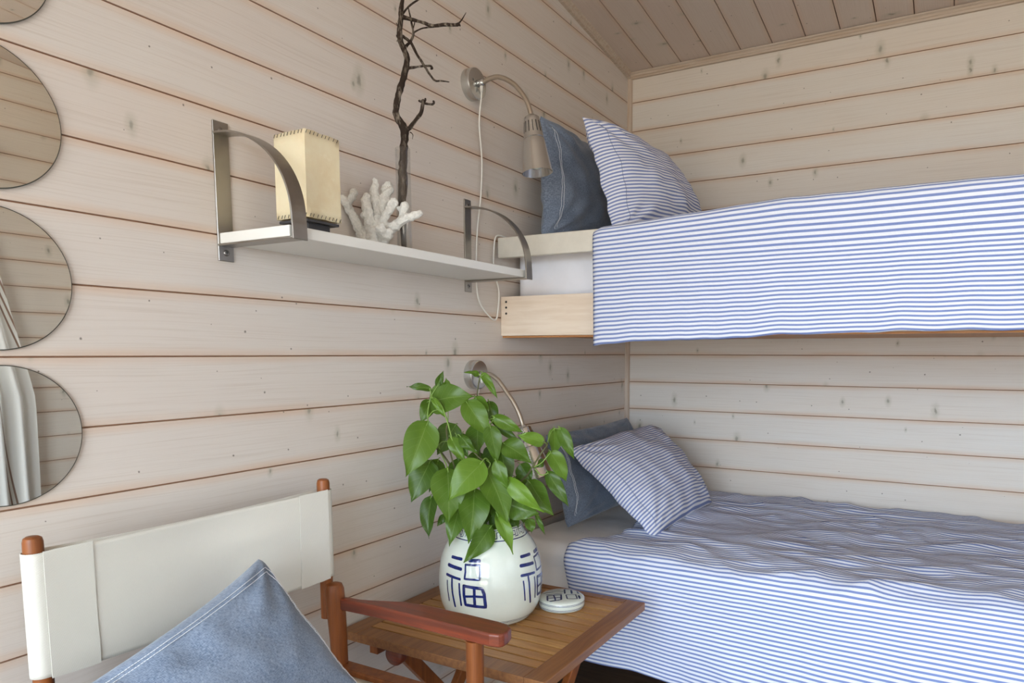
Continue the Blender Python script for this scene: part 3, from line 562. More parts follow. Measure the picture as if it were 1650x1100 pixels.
# ------------------------------------------------------------------ wall shelf with two arched steel brackets
SH_T, SH_B = 1.413, 1.392
sh = empty('wall_shelf', (0, -1.575, SH_B), 'white wall shelf on two arched brushed steel brackets', 'shelf')
V, F = [], []; box(V, F, .004, .204, -1.990, -1.160, SH_B, SH_T)
bevel(mesh('shelf_board', V, F, M['white_board'], sh, smooth=False), .0015)
def bracket(yc, wid=.034):
    y0, y1 = yc-wid/2, yc+wid/2
    path = []
    T = .004
    # outline of a flat strip: wall plate
    V, F = [], []; box(V, F, 0, .004, y0, y1, 1.359, 1.629)
    # shelf support foot and front clip and arch, as a swept strip
    def strip(pts, thick):
        b = len(V); P = [Vector((p[0],0,p[1])) for p in pts]; n = len(P)
        for i in range(n):
            t = (P[min(i+1,n-1)]-P[max(i-1,0)]).normalized(); nn = Vector((t.z,0,-t.x))
            for s in (0, 1):
                for yy in (y0, y1):
                    q = P[i] + nn*thick*s; V.append((q.x, yy, q.z))
        for i in range(n-1):
            a = b+4*i; c = a+4
            F.extend([(a,a+1,c+1,c),(a+2,c+2,c+3,a+3),(a,c,c+2,a+2),(a+1,a+3,c+3,c+1)])
        F.extend([(b,b+2,b+3,b+1),(b+4*(n-1),b+4*(n-1)+1,b+4*(n-1)+3,b+4*(n-1)+2)])
    foot = [(0.002, SH_B-.0042), (.2145, SH_B-.0042)]
    strip(list(reversed(foot)), .004)
    arc = [(.2145, SH_B-.006), (.2135, SH_T+.002)]
    cx, cz = .0, SH_T+.012
    for i in range(25):
        a = (i/24)*PI/2
        arc.append((cx+.2125*math.cos(a), cz+.178*math.sin(a)))
    strip(arc, .0042)
    o = fixn(mesh('bracket', V, F, M['steel'], sh, smooth=False)); bevel(o, .0008, 1)
    for z in (1.611, 1.3755):
        V, F = [], []; lathe(V, F, [(.0062,.0035),(.0062,.0048),(.004,.0060),(.0015,.0062)], (0, yc, z), (1,0,0), 20)
        s = mesh('screw', V, F, M['screw'], o)
        V, F = [], []; box(V, F, .0058, .0066, yc-.0028, yc+.0028, z-.0006, z+.0006); box(V, F, .0058, .0066, yc-.0006, yc+.0006, z-.0028, z+.0028)
        mesh('screw_slot', V, F, M['dark'], o, smooth=False)
bracket(-1.977); bracket(-1.1735, .032)

# lamp with a stitched parchment shade
L = empty('table_lamp', (.12, -1.868, SH_T), 'small lamp with a square parchment shade stitched in black thread', 'lamp')
V, F = [], []
hs, z0, z1 = .044, 1.444, 1.611
for zi in range(9):
    z = z0 + (z1-z0)*zi/8
    for k in range(32):
        side, u = divmod(k, 8); u = u/8*2-1
        bow = .0022*math.sin(zi/8*PI); h = hs - bow*(1-abs(u))
        rr = {0:(u*hs, -h), 1:(h, u*hs), 2:(-u*hs, h), 3:(-h, -u*hs)}[side]
        V.append((.12+rr[0]+.0008*noise.noise((k*.7, zi, 2)), -1.868+rr[1], z+ (.0022*noise.noise((k*.55, zi*.2, 7)) if zi in (0, 8) else 0)))
for zi in range(8):
    for k in range(32): F.append((zi*32+k, zi*32+(k+1) % 32, (zi+1)*32+(k+1) % 32, (zi+1)*32+k))
shd = mesh('lamp_shade', V, F, M['parchment'], L, autos=50)
sm = shd.modifiers.new('thick', 'SOLIDIFY'); sm.thickness = .0016
for zt, sg in ((z1, -1), (z0, 1)):
    V, F = [], []
    for k in range(4):
        for i in range(9):
            u = (i+.5)/9*2-1 + random.Random(k*9+i+int(zt*100)).uniform(-.03, .03); h = hs+.0009
            P0 = {0:(u*hs,-h),1:(h,u*hs),2:(-u*hs,h),3:(-h,-u*hs)}[k]
            P1 = {0:((u+.07*sg)*hs,-h),1:(h,(u+.07*sg)*hs),2:((-u-.07*sg)*hs,h),3:(-h,(-u-.07*sg)*hs)}[k]
            tube(V, F, [(.12+P0[0], -1.868+P0[1], zt-sg*(-.001)), (.12+P1[0], -1.868+P1[1], zt+sg*.0075)], .00055, 5)
    mesh('stitching', V, F, M['thread'], L)
V, F = [], []; box(V, F, .12-.036, .12+.036, -1.868-.036, -1.868+.036, SH_T, SH_T+.007)
box(V, F, .12-.041, .12+.041, -1.868-.041, -1.868+.041, 1.436, 1.4415); box(V, F, .12-.028, .12+.028, -1.868-.028, -1.868+.028, SH_T+.007, 1.437)
bevel(mesh('lamp_base', V, F, M['lampbase'], L, smooth=False), .001)

# coral
V, F = [], []
random.seed(5)
for bi, br in enumerate(CORAL):
    pts = [Vector(p[:3]) for p in br]; rad = [p[3] for p in br]
    tube(V, F, pts, [r*1.0 for r in rad], 12, sub=4, wob=.35, wseed=bi*3)
    for e, r in ((pts[-1], rad[-1]), (pts[0], rad[0])):
        lathe(V, F, [(r*.02, -r*.95), (r*.6, -r*.75), (r*.95, -r*.2), (r*.95, r*.2), (r*.6, r*.75), (r*.02, r*.95)], e, seg=12)
    for k in range(len(pts)*3):
        a = random.randrange(len(pts)-1); t = random.random(); c = pts[a].lerp(pts[a+1], t); r = rad[a]*(1-t)+rad[a+1]*t
        d = Vector([random.gauss(0,1) for _ in range(3)]).normalized(); s = r*random.uniform(.3,.5)
        lathe(V, F, [(s*.02,-s),(s*.8,-s*.5),(s,0),(s*.8,s*.5),(s*.02,s)], c+d*r*.75, seg=8)
zmin = min(Vector(v).z for v in V)
V = [Vector(v)+Vector((0,0,0)) for v in V]
V = [Vector((v.x, v.y, max(v.z, SH_T+.0005))) for v in V]
co = mesh('coral', V, F, M['coral'], origin=(.13,-1.65,SH_T))
rm = co.modifiers.new('remesh', 'REMESH'); rm.mode = 'VOXEL'; rm.voxel_size = .0016; rm.use_smooth_shade = True
tx = bpy.data.textures.new('coral_bumps', 'CLOUDS'); tx.noise_scale = .006
dm = co.modifiers.new('bumps', 'DISPLACE'); dm.texture = tx; dm.strength = .0035; dm.mid_level = .5
tag(co, 'white branching coral standing on the shelf beside the parchment lamp', 'coral')

# glass cylinder vase and twig
vx, vy, vr = .11, -1.5715, .0178
V, F = [], []; lathe(V, F, [(.0002,.0),(vr-.001,.0),(vr,.0012),(vr,.250),(vr-.0008,.2508),(vr-.0020,.250),(vr-.0020,.0075),(vr-.005,.005),(.0002,.0045)], (vx,vy,SH_T), seg=48, closed_ends=False)
o = mesh('glass_vase', V, F, M['glass'], origin=(vx,vy,SH_T)); tag(o, 'tall narrow clear glass cylinder vase on the shelf', 'vase')
V, F = [], []
for i, b in enumerate(TWIGS):
    pts = [list(p[:3]) for p in b]; rad = [p[3] for p in b]
    if i == 0:
        pts = [[vx-.004, vy+.002, SH_T+.015]] + pts; rad = [.006] + rad
        # stay inside the vase while below its rim
        for q, p in enumerate(pts):
            if p[2] < SH_T+.255:
                d = Vector((p[0]-vx, p[1]-vy)); lim = max(.0005, vr-.003-rad[q])
                if d.length > lim: d = d.normalized()*lim; pts[q] = [vx+d.x, vy+d.y, p[2]]
    if i > 16:
        for q, p in enumerate(pts):
            d = Vector((p[0]-vx, p[1]-vy))
            if d.length > vr-.004: d = d.normalized()*(vr-.004); pts[q] = [vx+d.x, vy+d.y, p[2]]
    tube(V, F, pts, rad, 12 if i == 0 else 9, sub=8 if i == 0 else 5, wob=.32, wseed=i)
    for p, r in zip(pts[1:-1], rad[1:-1]):
        pass
    e = Vector(pts[-1]); r = rad[-1]
    if r > .0012: lathe(V, F, [(r*.1,-r*1.1),(r*.9,-r*.6),(r*1.15,0),(r*.9,r*.6),(r*.1,r*1.1)], e, seg=9)
o = mesh('dry_branch', V, F, M['bark'], origin=(vx,vy,SH_T)); tag(o, 'dark gnarled dry branch standing in the glass vase', 'branch')

# ------------------------------------------------------------------ gooseneck wall lamps
def wall_lamp(loc, neck, hA, hB, label, cordpts):
    y, z = loc
    L = empty('wall_lamp', (0, y, z), label, 'wall lamp', 'silver gooseneck wall lamps')
    V, F = [], []; lathe(V, F, [(.0445,0),(.0445,.023),(.0430,.0275),(.0395,.029),(.0001,.029)], (0,y,z), (1,0,0), 64)
    mesh('wall_mount', V, F, M['silver'], L, autos=45)
    V, F = [], []; lathe(V, F, [(.0034,.0285),(.0034,.0302),(.002,.0305)], (0, y-.024, z+.004), (1,0,0), 14); mesh('mount_screw', V, F, M['screw'], L)
    V, F = [], []; lathe(V, F, [(.0105,.0285),(.0105,.036),(.0092,.044),(.0075,.050)], (0,y,z), (1,0,0), 24); mesh('neck_socket', V, F, M['silver'], L)
    P = catmull(neck, 40); V, F = [], []
    n = len(P); tube(V, F, P, [.0064 + (.0006 if (i % 2) else 0) for i in range(n)], 12, sub=1)
    mesh('gooseneck', V, F, M['goose'], L)
    A, B = Vector(hA), Vector(hB); d = (B-A).normalized(); H = (B-A).length
    prof = [(.0085,-.006),(.0105,-.004),(.011,.0),(.019,.001),(.0215,.004),(.0225,.012),(.0285,H*.375),(.0290,H*.385),(.0278,H*.395),(.0292,H*.41),(.0320,H*.50),(.0430,H*.985),(.0436,H),(.0425,H*.995),(.030,H*.55),(.012,H*.45)]
    V, F = [], []; lathe(V, F, prof, A, d, 64, closed_ends=False)
    hd = mesh('lamp_head', V, F, M['silver'], L, autos=50)
    V, F = [], []; a, b, dd = frame_of(d)
    for k in range(14):
        an = 2*PI*k/14; rad = a*math.cos(an)+b*math.sin(an); tg = dd.cross(rad)
        s0, s1 = .016, H*.30; r0 = .0225+(.006)*(s0-.012)/(H*.375-.012); r1 = .0225+.006*(s1-.012)/(H*.375-.012)
        c = A + dd*(s0+s1)/2 + rad*(r0+r1)/2
        ax = (dd*(s1-s0) + rad*(r1-r0)).normalized()
        obox(V, F, c, tg, ax, tg.cross(ax), .0011, (s1-s0)/2, .0004)
    mesh('vent_slots', V, F, M['dark'], hd, smooth=False)
    V, F = [], []; lathe(V, F, [(.013,H*.50),(.024,H*.72),(.026,H*.80),(.020,H*.90),(.001,H*.94)], A, d, 24); mesh('bulb', V, F, M['porcelain'], hd)
    V, F = [], []; tube(V, F, cordpts, .0026, 8, sub=8); mesh('power_cord', V, F, M['cord'], L)
    V, F = [], []; lathe(V, F, [(.0045,-.006),(.005,0),(.0045,.006),(.003,.014)], Vector(cordpts[0]), (0,0,-1), 14); mesh('cord_grip', V, F, M['cord'], L)
    return L
wall_lamp((-1.1505, 1.961), [(.045,-1.150,1.961),(.075,-1.150,1.968),(.11,-1.150,1.964),(.155,-1.150,1.937),(.192,-1.150,1.893),(.208,-1.150,1.857),(.212,-1.150,1.835)],
    (.212,-1.15,1.840), (.232,-1.15,1.684), 'silver gooseneck wall lamp above the shelf, its white cord looping past the upper bunk',
    [(.040,-1.148,1.951),(.030,-1.135,1.93),(.012,-1.122,1.86),(.010,-1.108,1.753),(.010,-1.117,1.641),(.010,-1.135,1.547),(.010,-1.142,1.463),(.010,-1.141,1.371),(.010,-1.123,1.326),(.010,-1.075,1.290),(.010,-1.042,1.282),(.008,-1.026,1.312),(.008,-1.020,1.371),(.008,-1.035,1.408),(.008,-1.048,1.446),(.008,-1.045,1.504),(.008,-1.034,1.541),(.012,-1.000,1.546),(.02,-.965,1.536)])
wall_lamp((-1.1555, 1.111), [(.040,-1.155,1.111),(.066,-1.155,1.112),(.095,-1.155,1.095),(.122,-1.155,1.064),(.150,-1.155,1.030),(.172,-1.155,.990),(.184,-1.155,.955)],
    (.184,-1.155,.958), (.243,-1.157,.812), 'silver gooseneck wall lamp over the lower bunk, half hidden behind the green leaves',
    [(.034,-1.152,1.100),(.024,-1.150,1.08),(.012,-1.150,1.03),(.008,-1.152,.90),(.008,-1.158,.70),(.008,-1.168,.50),(.008,-1.175,.3),(.008,-1.19,.12),(.014,-1.24,.02),(.05,-1.32,.005)])

# ------------------------------------------------------------------ bunks
UX1 = 2.05
ub = empty('bunk_frame', (1.02, -.5, 1.23), 'pale pine frame of the upper bunk fixed between the walls', 'bunk bed frame')
V, F = [], []; box(V, F, .001, UX1, -1.000, -.970, 1.232, 1.357); fb = bevel(mesh('front_board', V, F, M['pine'], ub, smooth=False), .0015)
for z in (1.340, 1.322, 1.303):
    V, F = [], []; lathe(V, F, [(.0035,0),(.0035,.0008),(.0015,.0012)], (.022,-1.000,z), (0,-1,0), 14); mesh('screw', V, F, M['dark'], fb)
V, F = [], []; box(V, F, .012, UX1, -1.032, -1.010, 1.474, 1.5375); bevel(mesh('guard_rail', V, F, M['rail'], ub, smooth=False), .004, 3)
for x in (.9, 1.98):
    V, F = [], []; box(V, F, x-.03, x+.03, -1.0098, -1.0002, 1.25, 1.53); mesh('rail_post', V, F, M['rail'], ub, smooth=False)
V, F = [], []; box(V, F, UX1+.001, UX1+.061, -1.03, -.97, 0, 1.56); bevel(mesh('corner_post', V, F, M['pine'], ub, smooth=False), .003)
V, F = [], []; box(V, F, .001, UX1, -.969, -.002, 1.236, 1.256); mesh('bunk_base', V, F, M['underside'], ub, smooth=False)
V, F = [], []; box(V, F, .001, UX1, -.99, -.93, 1.2262, 1.2315); mesh('bottom_batten', V, F, M['underside'], ub, smooth=False)
def rounded_block(name, x0, x1, y0, y1, z0, z1, r, mat, nx=60, ny=40, amp=.003, seed=0, crown=.0):
    """soft mattress: closed block with rounded edges and slight unevenness"""
    V, F = [], []; idx = {}
    import bmesh
    bm = bmesh.new(); bmesh.ops.create_cube(bm, size=1)
    for v in bm.verts: v.co = Vector(((x0+x1)/2+v.co.x*(x1-x0), (y0+y1)/2+v.co.y*(y1-y0), (z0+z1)/2+v.co.z*(z1-z0)))
    bmesh.ops.bevel(bm, geom=bm.edges[:], offset=r, segments=5, affect='EDGES', profile=.5)
    me = bpy.data.meshes.new(name); 
    for axis, cuts in ((Vector((1,0,0)), [x0+(x1-x0)*i/nx for i in range(1,nx)]), (Vector((0,1,0)), [y0+(y1-y0)*i/ny for i in range(1,ny)]), (Vector((0,0,1)), [z0+(z1-z0)*i/6 for i in range(1,6)])):
        for c in cuts:
            bmesh.ops.bisect_plane(bm, geom=bm.verts[:]+bm.edges[:]+bm.faces[:], plane_co=axis*c, plane_no=axis)
    bm.normal_update()
    for v in bm.verts:
        p = v.co; n = noise.noise(Vector((p.x*5, p.y*5, p.z*5+seed)))*.6 + noise.noise(Vector((p.x*16, p.y*10, p.z*14+seed)))*.4
        if crown and p.z > (z0+z1)/2: v.co.z += crown*(1-((p.x-(x0+x1)/2)/((x1-x0)/2))**2)*.5
        v.co += v.normal*n*amp
    V = [v.co.copy() for v in bm.verts]; bm.verts.index_update(); F = [[v.index for v in f.verts] for f in bm.faces]; bm.free()
    return mesh(name, V, F, mat, origin=((x0+x1)/2, (y0+y1)/2, z0))
o = rounded_block('mattress', .022, 2.0, -.935, -.03, 1.257, 1.530, .028, M['mattress'], amp=.0015, seed=1)
tag(o, 'white mattress of the upper bunk showing between rail and frame board', 'mattress')
lb = empty('bunk_frame', (1.02, -.5, .22), 'pale frame of the lower bunk hidden under the striped duvet', 'bunk bed frame')
V, F = [], []; box(V, F, .001, UX1, -1.000, -.970, .26, .385); bevel(mesh('front_board', V, F, M['pine'], lb, smooth=False), .0015)
V, F = [], []; box(V, F, .001, UX1, -.969, -.002, .285, .305); mesh('bunk_base', V, F, M['underside'], lb, smooth=False)
for x, y in ((.06,-.93),(2.0,-.93),(.06,-.06),(2.0,-.06)):
    V, F = [], []; box(V, F, x-.03, x+.03, y-.03, y+.03, 0, .2845); mesh('leg', V, F, M['pine'], lb, smooth=False)
o = rounded_block('mattress', .02, 2.0, -1.005, -.02, 0.395, .567, .045, M['sheet'], amp=.011, seed=4)
tag(o, 'white sheeted mattress of the lower bunk', 'mattress')

# ------------------------------------------------------------------ duvets
def rid(x, y, z): return 1-abs(noise.noise(Vector((x,y,z))))*2
def duvet(name, x0f, x1, path, hang_from, disp, hem, label, x_n=170, thick=.012, group=None):
    """path: list of (y, z) from the wall to the hem; x0f(s) left border; disp(x, s, y, z) along the normal"""
    P = catmull([(0, y, z) for y, z in path], 10)
    # even resample
    L = [0]
    for i in range(1, len(P)): L.append(L[-1]+(P[i]-P[i-1]).length)
    n = 150; Q = []; j = 0
    for i in range(n+1):
        s = L[-1]*i/n
        while j < len(L)-2 and L[j+1] < s: j += 1
        t = (s-L[j])/max(1e-9, L[j+1]-L[j]); Q.append((P[j].lerp(P[j+1], min(1,t)), s))
    V, F, UV = [], [], []
    for i, (p, s) in enumerate(Q):
        a = Q[max(0,i-1)][0]; b = Q[min(n,i+1)][0]; t = (b-a).normalized(); nn = Vector((0, -t.z*-1, 0))
        nn = Vector((0, t.z, -t.y)); 
        if nn.z < 0 and abs(nn.z) > .5: nn = -nn
        if abs(nn.z) <= .5 and nn.y > 0: nn = -nn
        for k in range(x_n+1):
            u = k/x_n; xl = x0f(s, p); x = xl + (x1-xl)*u
            d = disp(x, s, p.y, p.z)
            edge = min(1, (x-xl)/.03); 
            q = Vector((x, p.y, p.z)) + nn*(d - .010*(1-edge)**2)
            hz = hem(x, s, L[-1]); q.z += hz
            V.append(q); UV.append((x, s + .004*noise.noise(Vector((x*2.2, s*2.2, 4)))))
    m = x_n+1
    for i in range(n):
        for k in range(x_n): F.append((i*m+k, i*m+k+1, (i+1)*m+k+1, (i+1)*m+k))
    o = mesh(name, V, F, M['stripe'], uv=UV, origin=(1.0,-.6,path[0][1]))
    fixn(o)
    s = o.modifiers.new('thick', 'SOLIDIFY'); s.thickness = thick; s.offset = -1
    return tag(o, label, 'duvet', group)
def upper_disp(x, s, y, z):
    hang = max(0, min(1, (1.56-z)/.05)) if y < -.95 else 0
    d = .004*noise.noise(Vector((x*3, s*3, 1))) + .0022*noise.noise(Vector((x*11, s*7, 2)))
    low = max(0, min(1, (1.34-z)/.12)) if y < -.95 else 0
    d += low*(.017*rid(x*2.3+s*1.6, s*2.6, 5)-.004)*.8 + low*.006*noise.noise(Vector((x*9+s*9, s*10, 3)))
    if not hang: d += .012*noise.noise(Vector((x*4, y*4, 7))) + .006
    return d
def upper_hem(x, s, Lt):
    t = max(0, (s-(Lt-.34))/.34)
    tx = [(.35,-.014),(.50,.000),(.60,.002),(.75,.006),(.9,.014),(1.18,.020),(1.45,.020),(2.2,.02)]
    for (a,fa),(b,fb) in zip(tx, tx[1:]):
        if x <= b: f = fa+(fb-fa)*max(0,(x-a))/(b-a); break
    else: f = .02
    return t*t*(f + .004*noise.noise(Vector((x*14, 0, 3)))) + (.030*max(0, min(1, (x-.36)/.55)) if s < Lt-.36 else .030*max(0, min(1, (x-.36)/.55))*max(0, 1-t*3))
duvet('duvet', lambda s, p: .352 + .006*noise.noise(Vector((0, s*5, 2))) + (.010*max(0,(1.5-p.z)/.3) if p.y < -1 else 0), 2.04,
      [(-.04,1.548),(-.3,1.556),(-.6,1.556),(-.9,1.550),(-1.00,1.546),(-1.030,1.541),(-1.046,1.528),(-1.050,1.50),(-1.052,1.42),(-1.055,1.33),(-1.056,1.26),(-1.057,1.211)],
      0, upper_disp, upper_hem, 'blue and white striped duvet hanging over the front of the upper bunk', group=None)
def lower_disp(x, s, y, z):
    top = 1 if y > -.98 else max(0, min(1, (z-.45)/.1))
    d = .014*noise.noise(Vector((x*3.2, y*4, 11)))*top + .004*noise.noise(Vector((x*9, s*9, 2)))
    wr = rid(x*2.2+y*1.2, y*9-x*1.5, 5); d += top*.017*max(0, wr-.3)
    wr2 = rid(x*5-y*3, y*13+x*3, 15); d += top*.009*max(0, wr2-.3)
    if y < -.98:
        h = max(0, min(1, (.50-z)/.2))
        d += h*.020*max(0, rid(x*1.7+z*2.3, z*.8, 8)-.2) + h*.004*noise.noise(Vector((x*12+z*12, z*5, 3)))
    return d
def lower_hem(x, s, Lt):
    t = max(0, (s-(Lt-.34))/.34); r = .006*noise.noise(Vector((x*7, 0, 3)))
    return t*t*(r + (.012 if x < .5 else .012*max(0, 1-(x-.5)/.3)) - .06*max(0, min(1, (x-.65)/.6)))
def lower_left(s, p):
    if p.y > -1.0: return .262 + .10*max(0, min(1, (p.y+1.02)/.17))**1.3
    return .258 + .055*max(0, min(1, (.53-p.z)/.28))
duvet('duvet', lower_left, 2.04,
      [(-.012,.580),(-.10,.590),(-.4,.592),(-.7,.592),(-.93,.588),(-1.0,.580),(-1.030,.560),(-1.043,.53),(-1.050,.46),(-1.056,.36),(-1.060,.28),(-1.062,.226)],
      0, lower_disp, lower_hem, 'crumpled blue and white striped duvet spread over the lower bunk, hanging nearly to the floor', x_n=190)

# ------------------------------------------------------------------ pillows
def pillow(name, A, B, C_, D, tf, tb, mat, label, seed, N=64, pin=.05, wr=.008, clampf=None, group=None, stitch=None, puff=.42, uvs=(1,1), cat='pillow', smat=None):
    """corners A (top near) B (top far) C (bottom far) D (bottom near); tf/tb: fullness on the front and at the back"""
    A, B, C_, D = map(Vector, (A, B, C_, D))
    nrm = ((D-A).cross(B-A)).normalized()
    wU = ((B-A).length+(C_-D).length)/2; hU = ((D-A).length+(C_-B).length)/2
    def surf(a, b, side, lift=0):
        u, v = (a+1)/2, (b+1)/2
        ap = a*(1-pin*(1-b*b)*abs(a)); bp = b*(1-pin*(1-a*a)*abs(b))
        u, v = (ap+1)/2, (bp+1)/2
        p = (A*(1-u)+B*u)*(1-v) + (D*(1-u)+C_*u)*v
        e = max(0, (1-a*a)*(1-b*b)); h = e**puff
        d = (tf if side > 0 else tb)*h
        q = Vector((a*wU*.5*9, b*hU*.5*9, seed+side*4))
        w = noise.noise(q)*1.0 + .6*noise.noise(q*2.1)
        cr = rid(a*2.2+b*1.3*seed%2, b*3.4, seed*1.7+side)
        # creases running in from the corners
        cc = 0
        for sa in (-1, 1):
            for sb in (-1, 1):
                dx, dy = sa-a, sb-b; r = math.hypot(dx, dy)
                if r < 1.1: cc += math.sin(math.atan2(dy, dx)*13+seed)*(1.1-r)*min(1, r*3)
        d += wr*(w*.8*min(1, h*2.5) + (cr-.5)*.35*h + cc*.55*min(1, h*3))
        sidev = nrm*(1 if side > 0 else -1)
        # slight flutter of the hem itself
        p = p + nrm*wr*.9*noise.noise(Vector((a*4, b*4, seed+50)))*(1-h)
        p = p + sidev*(d+lift)
        if clampf: p = clampf(p)
        return p
    V, F, UV = [], [], []
    def par(k): 
        t = k/N*2-1; return math.copysign(1-(1-abs(t))**1.5, t) if False else math.sin(t*PI/2)
    for side in (1, -1):
        b0 = len(V)
        for j in range(N+1):
            for i in range(N+1):
                a, b = par(i), par(j)
                V.append(surf(a, b, side)); UV.append((a*wU/2*uvs[0] + side*.003, b*hU/2*uvs[1]))
        for j in range(N):
            for i in range(N):
                k = b0+j*(N+1)+i; f = (k, k+1, k+N+2, k+N+1); F.append(f if side > 0 else f[::-1])
    root = empty(name, tuple((C_+D)/2), label, cat, group)
    o = mesh('pillow_cover', V, F, mat, root, uv=UV)
    import bmesh
    bm = bmesh.new(); bm.from_mesh(o.data); bmesh.ops.remove_doubles(bm, verts=bm.verts, dist=.0004); bmesh.ops.recalc_face_normals(bm, faces=bm.faces[:]); bm.to_mesh(o.data); bm.free()
    if stitch:
        V, F = [], []
        for edges, offs in stitch:
            for off in offs:
                prs = []
                for e in edges:
                    L_ = []
                    for k in range(81):
                        t = -1+2*k/80
                        o1 = 1-off/(wU if e in 'lr' else hU)*2
                        t2 = t*(1-off/(hU if e in 'lr' else wU)*2)
                        L_.append({'l':(-o1,t2),'r':(o1,t2),'t':(t2,-o1),'b':(t2,o1)}[e])
                    # dashes
                    pts = [surf(a, b, 1, .0012) for a, b in L_]
                    for k in range(0, 80):
                        p, q = pts[k], pts[k+1]; tube(V, F, [p, p.lerp(q, .82)], .00075, 5, cap=False)
        mesh('stitching', V, F, smat or M['stitch'], root)
    return root
def cl_u(zf, xf=.006, yf=None):
    def f(p):
        if p.x < xf: p.x = xf + (p.x-xf)*.02
        if p.y > -.008: p.y = -.008
        if p.z < zf: p.z = zf + (p.z-zf)*.02
        return p
    return f
pillow('pillow', (.102,-.915,1.925), (.075,-.40,1.93), (.10,-.36,1.545), (.115,-.925,1.545), .095, .05, M['linen_back'],
       'grey blue linen pillow standing against the wall on the upper bunk', 3, clampf=cl_u(1.5375), wr=.012, pin=.075, stitch=[('l', (.028, .034))], group='grey blue pillows')
pillow('pillow', (.238,-.89,1.908), (.285,-.33,1.875), (.44,-.30,1.56), (.355,-.90,1.54), .125, .030, M['stripe_pillow'],
       'blue and white striped pillow leaning on the grey one, upper bunk', 7, clampf=cl_u(1.545), wr=.012, pin=.05, puff=.42, group='striped pillows', stitch=[('l', (.028,))], smat=M['seamthread'])
pillow('pillow', (.088,-.86,.900), (.110,-.24,.910), (.235,-.22,.60), (.195,-.90,.60), .062, .055, M['linen_back'],
       'grey blue linen pillow against the wall on the lower bunk', 11, clampf=cl_u(.577), wr=.012, pin=.05, stitch=[('l', (.028, .034))], group='grey blue pillows')
pillow('pillow', (.170,-.86,.852), (.245,-.30,.885), (.50,-.30,.60), (.49,-.87,.593), .11, .028, M['stripe_pillow'],
       'blue and white striped pillow leaning on the grey one, lower bunk', 13, clampf=cl_u(.604), wr=.010, pin=.035, group='striped pillows', stitch=[('l', (.026,))], smat=M['seamthread'])

# ------------------------------------------------------------------ slatted side table
TZ = .505; TA = math.radians(0.8)
tb = empty('side_table', (.29, -1.46, 0), 'small teak side table with a slatted top beside the lower bunk', 'table')
TX0, TX1, TY0, TY1 = .012, .592, -1.722, -1.188
FW = .052
V, F = [], []
box(V, F, TX0, TX0+FW, TY0, TY1, TZ-.022, TZ); box(V, F, TX1-FW, TX1, TY0, TY1, TZ-.022, TZ)
box(V, F, TX0+FW, TX1-FW, TY0, TY0+.050, TZ-.022, TZ); box(V, F, TX0+FW, TX1-FW, TY1-.026, TY1, TZ-.022, TZ)
bevel(mesh('top_frame', V, F, M['teak'], tb, smooth=False), .0018)
V, F = [], []
y = TY0+.050+.004; sw = SLAT-.0062; ns = int((TY1-.026 - y)/SLAT); gap = ((TY1-.026-y) - ns*sw)/ns
for i in range(ns):
    box(V, F, TX0+FW-.004, TX1-FW+.004, y, y+sw, TZ-.019, TZ-.0008); y += sw+gap
mesh('slats', V, F, M['slats'], tb, smooth=False)
for x in (.10, .50):
    V, F = [], []; box(V, F, x-.012, x+.012, TY0+.02, TY1-.02, TZ-.050, TZ-.0225); mesh('cross_rail', V, F, M['chairwood'], tb, smooth=False)
for (xa, ya, xb, yb) in ((.115,TY0+.06,.115,TY1-.05),(.485,TY0+.06,.485,TY1-.05),(.140,TY1-.06,.140,TY0+.05),(.460,TY1-.06,.460,TY0+.05)):
    V, F = [], []; a = Vector((xa,ya,TZ-.024)); b = Vector((xb,yb,.0)); d = (b-a).normalized()
    obox(V, F, (a+b)/2, Vector((1,0,0)), d, Vector((1,0,0)).cross(d), .010, (b-a).length/2-.012, .018)
    zl = min(Vector(v).z for v in V); V = [Vector(v)-Vector((0,0,zl)) if False else Vector(v) for v in V]
    bevel(mesh('leg', V, F, M['chairwood'], tb, smooth=False), .003)
V, F = [], []; tube(V, F, [(.11,-1.455,.245),(.49,-1.455,.245)], .009, 12); mesh('pivot_bar', V, F, M['chairwood'], tb)
V, F = [], []; lathe(V, F, [(.024,-.011),(.026,-.008),(.026,.008),(.024,.011)], (.165,-1.694,TZ-.040), (0,1,0), 28); mesh('hinge_block', V, F, M['armwood'], tb)

# ------------------------------------------------------------------ ginger jar, lid
JX, JY = .27, -1.452
jp = [(0,.100),(.004,.1055),(.008,.109),(.02,.118),(.032,.1235),(.045,.128),(.06,.1307),(.075,.132),(.092,.1332),(.108,.133),(.13,.1305),(.15,.1268),(.165,.1225),(.178,.1175),(.19,.111),(.2,.104),(.208,.0975),(.215,.092),(.222,.0875),(.228,.0845),(.236,.083),(.240,.0815),(.240,.0785),(.232,.078),(.215,.082),(.19,.100),(.15,.120),(.10,.127),(.05,.121),(.012,.10),(.010,.0002)]
def jr(h):
    o = [(a, b) for a, b in jp if True][:22]
    for (a, ra), (b, rb) in zip(o, o[1:]):
        if a <= h <= b and b > a: return ra+(rb-ra)*(h-a)/(b-a)
    return .08
jar = empty('ginger_jar', (JX, JY, TZ), 'round blue and white porcelain ginger jar with painted characters on the side table', 'jar')
V, F = [], []; lathe(V, F, [(r, h) for h, r in jp], (JX,JY,TZ+.0005), seg=96, closed_ends=False)
k = len(V); V.append((JX,JY,TZ+.0005)); F += [(k, (i+1) % 96, i) for i in range(96)]
mi = [0]*len(F)
def jpt(th, h, off): r = jr(h)+off; return Vector((JX+r*math.cos(th), JY+r*math.sin(th), TZ+.0005+h))
